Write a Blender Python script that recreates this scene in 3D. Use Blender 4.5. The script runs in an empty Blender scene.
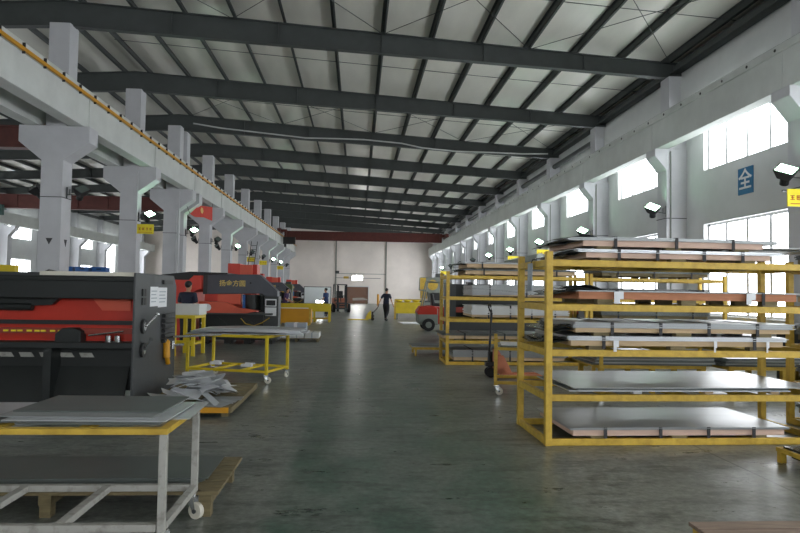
import bpy, math, random
from mathutils import Vector, Matrix, Quaternion, noise
R = math.radians
PI = math.pi
SC = bpy.context.scene
COL = SC.collection

# ------------------------------------------------------------------ camera
cam_d = bpy.data.cameras.new('camera')
cam = bpy.data.objects.new('camera', cam_d)
COL.objects.link(cam)
cam_d.sensor_width = 36.0
cam_d.lens = 28.8
cam_d.clip_end = 300
cam.matrix_world = (Matrix.Translation((0, 0, 1.70)) @ Matrix.Rotation(R(-3.766), 4, 'Z')
                    @ Matrix.Rotation(R(90 + 2.158), 4, 'X') @ Matrix.Rotation(R(0.9), 4, 'Z'))
SC.camera = cam

# ------------------------------------------------------------------ world, exposure
world = bpy.data.worlds.new('world')
SC.world = world
world.use_nodes = True
world.node_tree.nodes['Background'].inputs[0].default_value = (0.80, 0.90, 1.0, 1)
world.node_tree.nodes['Background'].inputs[1].default_value = 1.0
SC.view_settings.view_transform = 'Standard'
SC.view_settings.look = 'None'
SC.view_settings.gamma = 1
SC.view_settings.use_curve_mapping = False
SC.view_settings.exposure = 0.0
WINDOW_LIGHT = 8.5
SC.cycles.max_bounces = 10
SC.cycles.diffuse_bounces = 5
SC.cycles.glossy_bounces = 4
SC.cycles.use_denoising = True
SC.cycles.sample_clamp_indirect = 6.0


# ------------------------------------------------------------------ materials
def lin(c):
    return tuple(((x / 255) / 12.92 if x / 255 <= 0.04045 else ((x / 255 + 0.055) / 1.055) ** 2.4) for x in c) + (1,)


def mat(name, rgb, rough=0.6, metal=0.0, var=0.12, scale=3.0, bump=0.0, rgb2=None, spec=0.5, detail=6, stretch=None, lo=0.35, hi=0.7):
    m = bpy.data.materials.new(name)
    m.use_nodes = True
    nt = m.node_tree
    b = nt.nodes['Principled BSDF']
    b.inputs['Roughness'].default_value = rough
    b.inputs['Metallic'].default_value = metal
    b.inputs['Specular IOR Level'].default_value = spec
    tc = nt.nodes.new('ShaderNodeTexCoord')
    mp = nt.nodes.new('ShaderNodeMapping')
    if stretch:
        mp.inputs['Scale'].default_value = stretch
    nt.links.new(tc.outputs['Object'], mp.inputs[0])
    n = nt.nodes.new('ShaderNodeTexNoise')
    n.inputs['Scale'].default_value = scale
    n.inputs['Detail'].default_value = detail
    n.inputs['Roughness'].default_value = 0.6
    nt.links.new(mp.outputs[0], n.inputs['Vector'])
    r = nt.nodes.new('ShaderNodeValToRGB')
    c1 = lin(rgb)
    c2 = lin(rgb2) if rgb2 else tuple(x * (1 - var * 2) for x in c1[:3]) + (1,)
    r.color_ramp.elements[0].position = lo
    r.color_ramp.elements[1].position = hi
    r.color_ramp.elements[0].color = c2
    r.color_ramp.elements[1].color = c1
    nt.links.new(n.outputs['Fac'], r.inputs[0])
    nt.links.new(r.outputs[0], b.inputs['Base Color'])
    if bump:
        bp = nt.nodes.new('ShaderNodeBump')
        bp.inputs['Strength'].default_value = bump
        bp.inputs['Distance'].default_value = 0.02
        nt.links.new(n.outputs['Fac'], bp.inputs['Height'])
        nt.links.new(bp.outputs[0], b.inputs['Normal'])
    return m


def emit(name, rgb, strength):
    m = bpy.data.materials.new(name)
    m.use_nodes = True
    nt = m.node_tree
    b = nt.nodes['Principled BSDF']
    b.inputs['Base Color'].default_value = lin(rgb)
    b.inputs['Roughness'].default_value = 0.4
    b.inputs['Emission Color'].default_value = lin(rgb)
    b.inputs['Emission Strength'].default_value = strength
    return m


def floor_material():
    m = bpy.data.materials.new('worn_painted_concrete')
    m.use_nodes = True
    nt = m.node_tree
    N = nt.nodes.new
    L = nt.links.new
    b = nt.nodes['Principled BSDF']
    tc = N('ShaderNodeTexCoord')
    sep = N('ShaderNodeSeparateXYZ')
    L(tc.outputs['Object'], sep.inputs[0])

    def noise_tex(scale, detail, rough=0.6, sc=(1, 1, 1)):
        mp = N('ShaderNodeMapping')
        mp.inputs['Scale'].default_value = sc
        L(tc.outputs['Object'], mp.inputs[0])
        n = N('ShaderNodeTexNoise')
        n.inputs['Scale'].default_value = scale
        n.inputs['Detail'].default_value = detail
        n.inputs['Roughness'].default_value = rough
        L(mp.outputs[0], n.inputs['Vector'])
        return n.outputs['Fac']

    def ramp(fac, p0, p1, c0, c1):
        r = N('ShaderNodeValToRGB')
        r.color_ramp.elements[0].position = p0
        r.color_ramp.elements[1].position = p1
        r.color_ramp.elements[0].color = c0
        r.color_ramp.elements[1].color = c1
        L(fac, r.inputs[0])
        return r.outputs[0]

    def mix(f, a, c):
        x = N('ShaderNodeMix')
        x.data_type = 'RGBA'
        if isinstance(f, float):
            x.inputs['Factor'].default_value = f
        else:
            L(f, x.inputs['Factor'])
        L(a, x.inputs[6])
        L(c, x.inputs[7])
        return x.outputs[2]

    def math_(op, a, c, clamp=False):
        x = N('ShaderNodeMath')
        x.operation = op
        x.use_clamp = clamp
        for i, v in enumerate((a, c)):
            if isinstance(v, (int, float)):
                x.inputs[i].default_value = v
            else:
                L(v, x.inputs[i])
        return x.outputs[0]
    W, K = (1, 1, 1, 1), (0, 0, 0, 1)
    big = noise_tex(0.7, 8)
    mid = noise_tex(2.6, 10, 0.72, (0.6, 1.5, 1))
    fine = noise_tex(14, 6, 0.7)
    grey = ramp(big, 0.3, 0.72, lin((104, 109, 104)), lin((144, 148, 140)))
    green = ramp(mid, 0.32, 0.68, lin((38, 74, 59)), lin((104, 124, 112)))
    # the painted strip of the aisle, with a ragged worn edge
    wob = math_('MULTIPLY', math_('SUBTRACT', mid, 0.5), 0.5)
    xx = math_('ADD', sep.outputs[0], wob)
    left = math_('MULTIPLY', math_('ADD', xx, 0.68), 9.0, True)
    right = math_('MULTIPLY', math_('SUBTRACT', 2.0, xx), 1.6, True)
    strip = math_('MULTIPLY', left, right)
    wear = ramp(noise_tex(1.1, 9, 0.68, (1.0, 0.55, 1)), 0.44, 0.56, K, W)
    gfac = math_('MULTIPLY', strip, math_('ADD', math_('MULTIPLY', wear, 0.55), 0.45))
    base = mix(gfac, grey, green)
    # tyre scuffs and dark stains
    scuff = ramp(noise_tex(2.4, 14, 0.80, (0.6, 1.8, 1)), 0.50, 0.60, K, W)
    dark = N('ShaderNodeRGB')
    dark.outputs[0].default_value = lin((52, 60, 55))
    base = mix(math_('MULTIPLY', scuff, 0.72), base, dark.outputs[0])
    tint = ramp(fine, 0.36, 0.68, (0.60, 0.60, 0.60, 1), (1.22, 1.22, 1.22, 1))
    mul = N('ShaderNodeMix')
    mul.data_type = 'RGBA'
    mul.blend_type = 'MULTIPLY'
    mul.inputs['Factor'].default_value = 1.0
    L(base, mul.inputs[6])
    L(tint, mul.inputs[7])
    # sawn joints every 6 m across, and two along the hall
    ymod = math_('ABSOLUTE', math_('SUBTRACT', math_('MODULO', math_('ADD', sep.outputs[1], 61.6), 6.0), 3.0), 0.0)
    jy = math_('LESS_THAN', ymod, 0.007)
    jx = math_('LESS_THAN', math_('ABSOLUTE', math_('SUBTRACT', sep.outputs[0], 3.83), 0.0), 0.012)
    jf = math_('MULTIPLY', math_('MAXIMUM', jy, jx), 0.8)
    out = mix(jf, mul.outputs[2], dark.outputs[0])
    L(out, b.inputs['Base Color'])
    rr = ramp(mid, 0.3, 0.7, (0.24, 0.24, 0.24, 1), (0.42, 0.42, 0.42, 1))
    L(rr, b.inputs['Roughness'])
    bp = N('ShaderNodeBump')
    bp.inputs['Strength'].default_value = 0.06
    bp.inputs['Distance'].default_value = 0.004
    L(fine, bp.inputs['Height'])
    L(bp.outputs[0], b.inputs['Normal'])
    return m


M = dict(
    floor=floor_material(),
    wall=mat('white_limewash', (206, 208, 207), 0.85, var=0.06, scale=0.8, detail=8),
    column=mat('painted_concrete', (196, 197, 200), 0.8, var=0.05, scale=1.6, detail=8, bump=0.1),
    beam=mat('grey_white_concrete', (206, 210, 206), 0.8, var=0.07, scale=1.2, detail=8),
    roof=mat('grey_roof_sheet', (234, 232, 222), 0.30, var=0.08, scale=0.9, stretch=(1, 0.25, 1), detail=5),
    steel=mat('dark_grey_steel', (72, 77, 76), 0.55, var=0.08),
    rust_red=mat('red_crane_paint', (98, 44, 36), 0.55, var=0.12),
    yellow=mat('yellow_paint', (204, 170, 62), 0.5, var=0.14, scale=9, rgb2=(170, 138, 44), lo=0.25, hi=0.6),
    yellow2=mat('bright_yellow_paint', (222, 196, 36), 0.5, var=0.08),
    orange_yellow=mat('orange_yellow_paint', (206, 146, 16), 0.5, var=0.05),
    pale=mat('pale_worn_paint', (164, 163, 156), 0.6, var=0.15, scale=12, rgb2=(120, 118, 108), lo=0.25, hi=0.5),
    galv=mat('galvanised_sheet', (166, 170, 170), 0.36, 0.45, var=0.08, scale=1.2, stretch=(1, 3, 1)),
    bright=mat('bright_sheet_steel', (205, 209, 212), 0.28, 0.5, var=0.08, scale=2.0),
    dark_sheet=mat('dark_sheet_steel', (98, 105, 102), 0.40, 0.2, var=0.10, scale=1.0),
    white_pack=mat('white_wrapping', (215, 217, 214), 0.5, var=0.05),
    wood=mat('light_pine', (205, 178, 140), 0.75, var=0.10, scale=2.5, stretch=(1.5, 12, 12), detail=4),
    wood_pink=mat('pinkish_pine', (214, 184, 165), 0.75, var=0.07, scale=2.5, stretch=(1.5, 12, 12), detail=4),
    wood_red=mat('reddish_pine', (190, 128, 92), 0.75, var=0.12, scale=2.5, stretch=(1.5, 12, 12), detail=4),
    wood_old=mat('weathered_pallet_wood', (128, 116, 84), 0.85, var=0.18, scale=3, stretch=(2, 10, 10), detail=5),
    wood_brown=mat('stained_brown_board', (150, 130, 114), 0.8, var=0.12, scale=2.5, stretch=(2, 10, 10), detail=4),
    black=mat('black_plastic', (30, 31, 32), 0.5, var=0.1),
    film=mat('dark_plastic_film', (52, 56, 56), 0.25, var=0.25, scale=6),
    slate=mat('slate_grey_paint', (78, 80, 88), 0.5, var=0.06),
    shear_grey=mat('dark_machine_grey', (58, 61, 62), 0.5, var=0.08),
    shear_dark=mat('near_black_machine_paint', (27, 32, 31), 0.5, var=0.10),
    red=mat('machine_red', (186, 44, 22), 0.45, var=0.06),
    red_dull=mat('dull_red', (150, 60, 45), 0.55, var=0.10),
    press_red=mat('press_red_paint', (208, 66, 52), 0.45, var=0.05),
    salmon=mat('orange_red_paint', (214, 92, 66), 0.45, var=0.05),
    orange=mat('orange_paint', (200, 122, 90), 0.5, var=0.08),
    brown=mat('brown_shutter', (128, 92, 72), 0.6, var=0.08),
    green=mat('dull_green_paint', (86, 104, 62), 0.55, var=0.12),
    teal=mat('teal_paint', (60, 100, 90), 0.5, var=0.1),
    greygreen=mat('grey_green_paint', (128, 134, 126), 0.5, var=0.08),
    blue=mat('blue_plastic', (36, 104, 180), 0.45, var=0.08),
    sign_blue=mat('blue_sign', (22, 104, 150), 0.5, var=0.03),
    paper=mat('white_paper', (226, 228, 230), 0.7, var=0.02),
    grey_paper=mat('grey_card', (160, 170, 178), 0.6, var=0.03),
    sign_yellow=mat('yellow_sign', (238, 220, 40), 0.5, var=0.03),
    gold=mat('gold_letters', (214, 186, 100), 0.5, var=0.02),
    red_ink=mat('red_ink', (170, 40, 30), 0.6, var=0.02),
    scrap=mat('bare_offcut_steel', (214, 216, 217), 0.45, 0.1, var=0.08, scale=3),
    board=mat('whiteboard', (236, 244, 244), 0.25, var=0.03),
    chrome=mat('chrome', (210, 212, 212), 0.18, 0.95, var=0.02),
    rubber=mat('rubber', (26, 26, 27), 0.75, var=0.1),
    nylon=mat('cream_nylon', (216, 212, 196), 0.45, var=0.05),
    banner=mat('red_cloth', (206, 52, 34), 0.7, var=0.08),
    cable=mat('white_cable', (200, 202, 200), 0.5, var=0.02),
    skin=mat('skin', (190, 142, 112), 0.55, var=0.04, scale=20),
    hair=mat('black_hair', (22, 20, 20), 0.5, var=0.2, scale=40),
    eye=mat('dark_eye', (24, 20, 18), 0.2, var=0.0),
    navy=mat('navy_cloth', (30, 36, 56), 0.85, var=0.12, scale=14),
    charcoal=mat('charcoal_cloth', (34, 35, 38), 0.85, var=0.12, scale=14),
    blue_cloth=mat('blue_cloth', (44, 66, 110), 0.85, var=0.12, scale=14),
    purple=mat('purple_cloth', (74, 56, 96), 0.85, var=0.12, scale=14),
    shoe=mat('black_shoe', (24, 24, 25), 0.5, var=0.1),
    frame_white=mat('white_window_frame', (206, 208, 208), 0.5, var=0.03),
    pane=emit('daylit_window_glass', (247, 250, 255), WINDOW_LIGHT),
    lamp_on=emit('lit_lamp_glass', (196, 255, 212), 34.0),
    lamp_off=mat('dull_lamp_glass', (96, 108, 104), 0.2, var=0.05),
    tube_on=emit('lit_lamp_panel', (255, 255, 250), 50.0),
    mark=mat('dark_mark', (48, 48, 50), 0.7, var=0.02),
)


# ------------------------------------------------------------------ mesh builder
class MB:
    def __init__(s):
        s.v, s.f = [], []

    def add(s, vs, fs):
        o = len(s.v)
        s.v += [tuple(v) for v in vs]
        s.f += [tuple(i + o for i in f) for f in fs]
        return s

    def box(s, x0, x1, y0, y1, z0, z1):
        vs = [(x, y, z) for x in (x0, x1) for y in (y0, y1) for z in (z0, z1)]
        return s.add(vs, [(0, 1, 3, 2), (4, 6, 7, 5), (0, 4, 5, 1), (2, 3, 7, 6), (0, 2, 6, 4), (1, 5, 7, 3)])

    def cbox(s, c, d, rz=0.0, tilt=None):
        q = Matrix.Rotation(rz, 3, 'Z')
        if tilt:
            q = q @ Matrix.Rotation(tilt[0], 3, 'X') @ Matrix.Rotation(tilt[1], 3, 'Y')
        c = Vector(c)
        vs = [c + q @ Vector((x * d[0] / 2, y * d[1] / 2, z * d[2] / 2)) for x in (-1, 1) for y in (-1, 1) for z in (-1, 1)]
        return s.add(vs, [(0, 1, 3, 2), (4, 6, 7, 5), (0, 4, 5, 1), (2, 3, 7, 6), (0, 2, 6, 4), (1, 5, 7, 3)])

    def bar(s, a, b, w, h, up=(0, 0, 1)):
        a, b = Vector(a), Vector(b)
        t = (b - a).normalized()
        u = Vector(up)
        sx = t.cross(u)
        if sx.length < 1e-4:
            sx = t.cross(Vector((0, 1, 0)))
        sx.normalize()
        u = sx.cross(t)
        vs = []
        for p in (a, b):
            for i, j in ((-1, -1), (1, -1), (1, 1), (-1, 1)):
                vs.append(p + sx * (i * w / 2) + u * (j * h / 2))
        return s.add(vs, [(3, 2, 1, 0), (4, 5, 6, 7), (0, 1, 5, 4), (1, 2, 6, 5), (2, 3, 7, 6), (3, 0, 4, 7)])

    def cyl(s, a, b, r0, r1=None, n=14):
        r1 = r0 if r1 is None else r1
        a, b = Vector(a), Vector(b)
        t = (b - a).normalized()
        u = t.cross(Vector((0, 0, 1)))
        if u.length < 1e-4:
            u = Vector((1, 0, 0))
        u.normalize()
        w = t.cross(u)
        vs = []
        for p, r in ((a, r0), (b, r1)):
            for k in range(n):
                an = 2 * PI * k / n
                vs.append(p + u * (r * math.cos(an)) + w * (r * math.sin(an)))
        fs = [(k, (k + 1) % n, n + (k + 1) % n, n + k) for k in range(n)]
        fs += [tuple(range(n - 1, -1, -1)), tuple(range(n, 2 * n))]
        return s.add(vs, fs)

    def tube(s, pts, r, n=8):
        pts = [Vector(p) for p in pts]
        vs, fs = [], []
        for i, p in enumerate(pts):
            t = (pts[min(i + 1, len(pts) - 1)] - pts[max(i - 1, 0)]).normalized()
            u = t.cross(Vector((0, 0, 1)))
            if u.length < 1e-3:
                u = t.cross(Vector((0, 1, 0)))
            u.normalize()
            w = t.cross(u)
            for k in range(n):
                an = 2 * PI * k / n
                vs.append(p + u * (r * math.cos(an)) + w * (r * math.sin(an)))
        for i in range(len(pts) - 1):
            for k in range(n):
                fs.append((i * n + k, i * n + (k + 1) % n, (i + 1) * n + (k + 1) % n, (i + 1) * n + k))
        m = (len(pts) - 1) * n
        fs += [tuple(range(n - 1, -1, -1)), tuple(range(m, m + n))]
        return s.add(vs, fs)

    def prism(s, poly, axis, d0, d1):
        n = len(poly)

        def p(u, v, d):
            return {'Y': (u, d, v), 'X': (d, u, v), 'Z': (u, v, d)}[axis]
        vs = [p(u, v, d0) for u, v in poly] + [p(u, v, d1) for u, v in poly]
        fs = [(k, (k + 1) % n, n + (k + 1) % n, n + k) for k in range(n)]
        fs += [tuple(range(n - 1, -1, -1)), tuple(range(n, 2 * n))]
        return s.add(vs, fs)

    def ball(s, c, r, n=14, m=9, zmin=-1.0):
        c = Vector(c)
        r = (r, r, r) if isinstance(r, (int, float)) else r
        vs, fs = [], []
        for i in range(m + 1):
            th = PI * i / m
            for k in range(n):
                ph = 2 * PI * k / n
                vs.append(c + Vector((r[0] * math.sin(th) * math.cos(ph), r[1] * math.sin(th) * math.sin(ph), r[2] * max(zmin, math.cos(th)))))
        for i in range(m):
            for k in range(n):
                fs.append((i * n + k, (i + 1) * n + k, (i + 1) * n + (k + 1) % n, i * n + (k + 1) % n))
        return s.add(vs, fs)

    def plate(s, w, d, t, z0, bow=0.0, dx=0.0, dy=0.0, rz=0.0, nx=10, wob=0.0, seed=0):
        """A flat sheet w x d x t whose underside is at z0, its ends hanging (bow > 0) or lifting (bow < 0)."""
        vs, fs = [], []
        ca, sa = math.cos(rz), math.sin(rz)
        ny = 3
        for top in (0, 1):
            for i in range(nx + 1):
                for j in range(ny + 1):
                    x = (i / nx - 0.5) * w
                    y = (j / ny - 0.5) * d
                    z = z0 + top * t - bow * (2 * x / w) ** 2
                    if wob:
                        z += wob * noise.noise(Vector((x * 1.3 + seed, y * 1.3, seed * 3.7)))
                    vs.append((x * ca - y * sa + dx, x * sa + y * ca + dy, z))
        n = (nx + 1) * (ny + 1)
        st = ny + 1
        for i in range(nx):
            for j in range(ny):
                a = i * st + j
                fs.append((a, a + 1, a + st + 1, a + st))
                fs.append((n + a, n + a + st, n + a + st + 1, n + a + 1))
        for i in range(nx):
            a = i * st
            fs.append((a, a + st, n + a + st, n + a))
            a = i * st + ny
            fs.append((a, n + a, n + a + st, a + st))
        for j in range(ny):
            a = j
            fs.append((a, n + a, n + a + 1, a + 1))
            a = nx * st + j
            fs.append((a, a + 1, n + a + 1, n + a))
        return s.add(vs, fs)

    def build(s, name, m, parent=None, bevel=0.0, smooth=False):
        me = bpy.data.meshes.new(name)
        me.from_pydata(s.v, [], s.f)
        me.update()
        me.materials.append(M[m] if isinstance(m, str) else m)
        o = bpy.data.objects.new(name, me)
        COL.objects.link(o)
        if parent is not None:
            o.parent = parent
        if smooth:
            for p in me.polygons:
                p.use_smooth = True
        if bevel:
            b = o.modifiers.new('bevel', 'BEVEL')
            b.width = bevel
            b.segments = 2
            b.limit_method = 'ANGLE'
        return o


def tag(o, label, cat, group=None, kind=None):
    o['label'] = label
    o['category'] = cat
    if group:
        o['group'] = group
    if kind:
        o['kind'] = kind
    return o


def thing(name, label, cat, loc=(0, 0, 0), rz=0.0, group=None):
    o = bpy.data.objects.new(name, None)
    o.empty_display_size = 0.1
    COL.objects.link(o)
    o.location = loc
    o.rotation_euler = (0, 0, rz)
    return tag(o, label, cat, group)


def struct(o):
    o['kind'] = 'structure'
    return o


def kids(o):
    return [c for c in bpy.data.objects if c.parent == o]


def copy_tree(o, parent=None):
    c = o.copy()
    COL.objects.link(c)
    if parent is not None:
        c.parent = parent
    for ch in kids(o):
        copy_tree(ch, c)
    return c


def dup(o, loc, rz, label, group=None, scale=None):
    c = copy_tree(o)
    c.location = loc
    c.rotation_euler = (0, 0, rz)
    c['label'] = label
    if group:
        c['group'] = group
    if scale:
        c.scale = scale
    return c


def lettering(text, size, name, m, parent, loc, rot, depth=0.004):
    cu = bpy.data.curves.new(name, 'FONT')
    cu.body = text
    cu.size = size
    cu.align_x = 'CENTER'
    cu.align_y = 'CENTER'
    cu.extrude = depth
    cu.offset = size * 0.012
    tmp = bpy.data.objects.new('tmp', cu)
    COL.objects.link(tmp)
    bpy.context.view_layer.update()
    me = bpy.data.meshes.new_from_object(tmp.evaluated_get(bpy.context.evaluated_depsgraph_get()))
    bpy.data.objects.remove(tmp)
    bpy.data.curves.remove(cu)
    me.materials.clear()
    me.materials.append(M[m])
    o = bpy.data.objects.new(name, me)
    COL.objects.link(o)
    if parent is not None:
        o.parent = parent
    o.location = loc
    o.rotation_euler = rot
    return o


rnd = random.Random(7)
ORD = ['', 'first', 'second', 'third', 'fourth', 'fifth', 'sixth', 'seventh', 'eighth', 'ninth', 'tenth', 'eleventh']
ROW = lambda n: 18.8 + 6.0 * (n - 1)     # columns stand every 6 m down the hall
Y0, Y1 = -16.0, 81.0
XL, XR, RIDGE = -26.4, 9.8, -8.6

# ================================================================== THE SHELL
struct(MB().box(XL - .4, XR + .4, Y0 - .4, Y1 + .4, -0.2, 0).build('floor', 'floor'))


def zb(X):      # underside of a rafter
    X = X if X >= RIDGE else 2 * RIDGE - X
    return 9.14 - 0.047 * (X + 8.3)


def zt(X):      # top of a rafter
    X = X if X >= RIDGE else 2 * RIDGE - X
    return 9.88 - 0.062 * (X + 8.3)


def side_wall(name, x0, x1, bays):
    w = MB()
    ze = [0, 1.15, 3.72, 5.25, 6.75]
    w.box(x0, x1, Y0, Y1, 0, ze[1])
    w.box(x0, x1, Y0, Y1, ze[4], 8.95)
    y = Y0
    for (p, q) in TALL:
        w.box(x0, x1, y, p, ze[2], ze[3])
        y = q
    w.box(x0, x1, y, Y1, ze[2], ze[3])
    for a, b in ((ze[1], ze[2]), (ze[3], ze[4])):
        y = Y0
        for (p, q) in bays:
            w.box(x0, x1, y, p, a, b)
            y = q
        w.box(x0, x1, y, Y1, a, b)
    return struct(w.build(name, 'wall'))


bays = [(ROW(n) - 4.95, ROW(n) - 1.25) for n in range(-3, 12)]
TALL = bays[-2:]          # last two bays: one tall glazed opening each, added to brighten the far end
side_wall('wall_right', XR, XR + .35, bays)
side_wall('wall_left', XL - .35, XL, bays)
wn = 0


def window(x, side, y0, y1, z0, z1):
    global wn
    wn += 1
    root = bpy.data.objects.new('window_%d' % wn, None)
    COL.objects.link(root)
    struct(root)
    root.location = (x, (y0 + y1) / 2, z0)
    h, w = z1 - z0, y1 - y0
    f = MB()
    for yy in (-w / 2 + .03, w / 2 - .03):
        f.box(-.03, .03, yy - .03, yy + .03, 0, h)
    for zz in (.03, h - .03):
        f.box(-.03, .03, -w / 2, w / 2, zz - .03, zz + .03)
    for k in range(1, 4):
        yy = -w / 2 + w * k / 4
        f.box(-.045, .045, yy - .045, yy + .045, 0, h)
    f.build('window_frame', 'frame_white', root)
    MB().box(-.006, .006, -w / 2, w / 2, 0, h).build('window_pane', 'pane', root)


for side, x in ((1, XR + .17), (-1, XL - .17)):
    for (a, b) in bays:
        if (a, b) in TALL:
            window(x, side, a, b, 1.15, 6.75)
            continue
        window(x, side, a, b, 1.15, 3.72)
        window(x, side, a, b, 5.25, 6.75)

# end walls
bw = MB()
DX0, DX1, DZ = -1.31, 1.34, 2.08
bw.box(XL, DX0, Y1, Y1 + .35, 0, 11)
bw.box(DX1, XR, Y1, Y1 + .35, 0, 11)
bw.box(DX0, DX1, Y1, Y1 + .35, DZ, 11)
struct(bw.build('wall_back', mat('warm_white_limewash', (236, 227, 219), 0.85, var=0.08, scale=0.35, detail=7)))
fw = MB()
fw.box(XL, -6, Y0 - .35, Y0, 0, 11)
fw.box(7.5, XR, Y0 - .35, Y0, 0, 11)
fw.box(-6, 7.5, Y0 - .35, Y0, 0, 2.8)
fw.box(-6, 7.5, Y0 - .35, Y0, 6.6, 11)
struct(fw.build('wall_front', 'wall'))
wn += 1
fr = bpy.data.objects.new('window_%d' % wn, None)  # unseen window behind the camera, added to light the hall from the front
COL.objects.link(fr)
struct(fr)
f = MB()
for k in range(10):
    xx = -6 + 13.5 * k / 9
    f.box(xx - .04, xx + .04, Y0 - .2, Y0 - .1, 2.8, 6.6)
for zz in (2.84, 4.7, 6.56):
    f.box(-6, 7.5, Y0 - .2, Y0 - .1, zz - .04, zz + .04)
f.build('window_frame', 'frame_white', fr)
MB().box(-6, 7.5, Y0 - .18, Y0 - .16, 2.8, 6.6).build('window_pane', 'pane', fr)

# roof sheets, one per slope
for k, (xa, xb) in enumerate(((RIDGE, XR + .5), (XL - .5, RIDGE))):
    r = MB()
    za, zbb = zt(xa) + .21, zt(xb) + .21
    r.prism([(xa, za), (xb, zbb), (xb, zbb + .1), (xa, za + .1)], 'Y', Y0 - .4, Y1 + .4)
    struct(r.build('ceiling', 'roof'))

# rafters
for n in range(-3, 12):
    y = ROW(n)
    for k, (xa, xb) in enumerate(((RIDGE, XR), (XL, RIDGE))):
        g = MB()
        g.prism([(xa, zb(xa)), (xb, zb(xb)), (xb, zt(xb)), (xa, zt(xa))], 'Y', y - .012, y + .012)
        for zf, s in ((zb, 1), (zt, -1)):
            g.prism([(xa, zf(xa)), (xb, zf(xb)), (xb, zf(xb) + s * .022), (xa, zf(xa) + s * .022)], 'Y', y - .11, y + .11)
        for q in range(1, 6):
            xx = xa + (xb - xa) * q / 6
            g.box(xx - .012, xx + .012, y - .10, y + .10, zb(xx), zt(xx))
        struct(g.build('roof_beam', 'steel'))
# purlins
px_main = [-3.75 + 1.46 * k for k in range(-3, 10)]
px_left = [RIDGE * 2 - x for x in px_main]
for x in px_main + px_left:
    z = zt(x)
    g = MB()
    g.box(x - .012, x + .012, Y0, Y1, z, z + .21)
    g.box(x - .012, x + .07, Y0, Y1, z, z + .015)
    g.box(x - .07, x + .012, Y0, Y1, z + .19, z + .205)
    struct(g.build('roof_purlin_beam', 'steel'))
# eaves struts
g = MB()
g.box(9.52, 9.74, Y0, Y1, 8.46, 8.68)
g.box(9.44, 9.56, Y0, Y1, 8.46, 8.50)
struct(g.build('eaves_beam', 'steel'))
struct(MB().box(-26.2, -25.95, Y0, Y1, 8.40, 8.62).build('eaves_beam', 'steel'))
for n in range(2, 11):
    struct(MB().cyl((9.5, ROW(n) + .3, 7.86), (9.5, ROW(n) + 5.7, 7.86), .12).build('wall_strut_beam', 'steel'))
struct(MB().box(9.62, XR, Y0, ROW(2) - .3, 7.0, 8.24).build('wall_parapet', 'wall'))
# sag rods, one line in each bay
for n in range(-1, 12):
    y = ROW(n) - 3.0
    g = MB()
    xs = [RIDGE + .3] + px_main[1:] + [9.7]
    g.tube([(x, y, zt(x) + .10) for x in xs], .011, 5)
    struct(g.build('tie_rod_beam', 'steel'))
# crossed wind bracing
for n in (1, 3, 7):
    for (a, b) in ((-8.1, -3.8), (-3.8, .6), (.6, 5.0), (5.0, 9.4)):
        ya, yb = ROW(n) - 5.9, ROW(n) - .1
        g = MB()
        g.cyl((a, ya, zt(a) - .03), (b, yb, zt(b) - .03), .010, n=5)
        g.cyl((b, ya, zt(b) - .05), (a, yb, zt(a) - .05), .010, n=5)
        struct(g.build('wind_brace_beam', 'steel'))

# left row of columns (between the two bays), each with a double corbel
for n in [-1, 0, 1, 2, 2.9, 3.1] + list(range(4, 12)):
    y = ROW(n)
    c = MB()
    c.prism([(-8.94, 0), (-8.34, 0), (-8.34, 5.22), (-7.64, 5.74), (-7.64, 6.20), (-9.58, 6.20), (-9.58, 5.74), (-8.94, 5.22)], 'Y', y - .3, y + .3)
    c.box(-8.86, -8.28, y - .28, y + .28, 6.20, zb(-8.5) + .02)
    o = struct(c.build('column', 'column', bevel=.015))
    s = MB()
    s.box(-8.955, -8.325, y - .315, y + .315, 4.17, 4.19)
    s.build('cable_strap', 'mark', o)
    if n == 1:
        t = MB()
        t.prism([(-8.74, 3.02), (-8.55, 3.02), (-8.645, 2.84)], 'Y', y - .308, y - .299)
        t.prism([(y - .08, 3.0), (y + .1, 3.0), (y + .02, 2.8)], 'X', -8.341, -8.332)
        t.build('triangle_mark', 'mark', o)
    if n == 2:
        MB().cyl((-8.30, y - .33, 0.1), (-8.30, y - .33, 6.0), .03).build('conduit', 'column', o)
    if n == 2.9:
        MB().box(-8.30, -8.22, y - .36, y - .26, 0, 6.1).build('conduit', 'column', o)
# far left row and right row, against the walls
for n in range(-1, 12):
    y = ROW(n)
    c = MB()
    c.prism([(9.82, 0), (9.82, 6.08), (8.82, 6.08), (8.82, 5.86), (9.18, 5.44), (9.18, 0)], 'Y', y - .3, y + .3)
    c.box(9.27, 9.82, y - .28, y + .28, 6.08, zb(9.5))
    o = struct(c.build('column', 'column', bevel=.015))
    MB().cyl((9.30, y - .325, 0.1), (9.30, y - .325, 6.0), .022).build('conduit', 'greygreen', o)
    s = MB()
    s.box(9.165, 9.8, y - .312, y + .312, 3.98, 4.0)
    s.build('cable_strap', 'mark', o)
    c = MB()
    c.prism([(-26.42, 0), (-26.42, 6.0), (-25.1, 6.0), (-25.1, 5.85), (-25.6, 5.3), (-25.6, 0)], 'Y', y - .3, y + .3)
    c.box(-26.42, -25.9, y - .28, y + .28, 6.0, 8.4)
    struct(c.build('column', 'column'))
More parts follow.
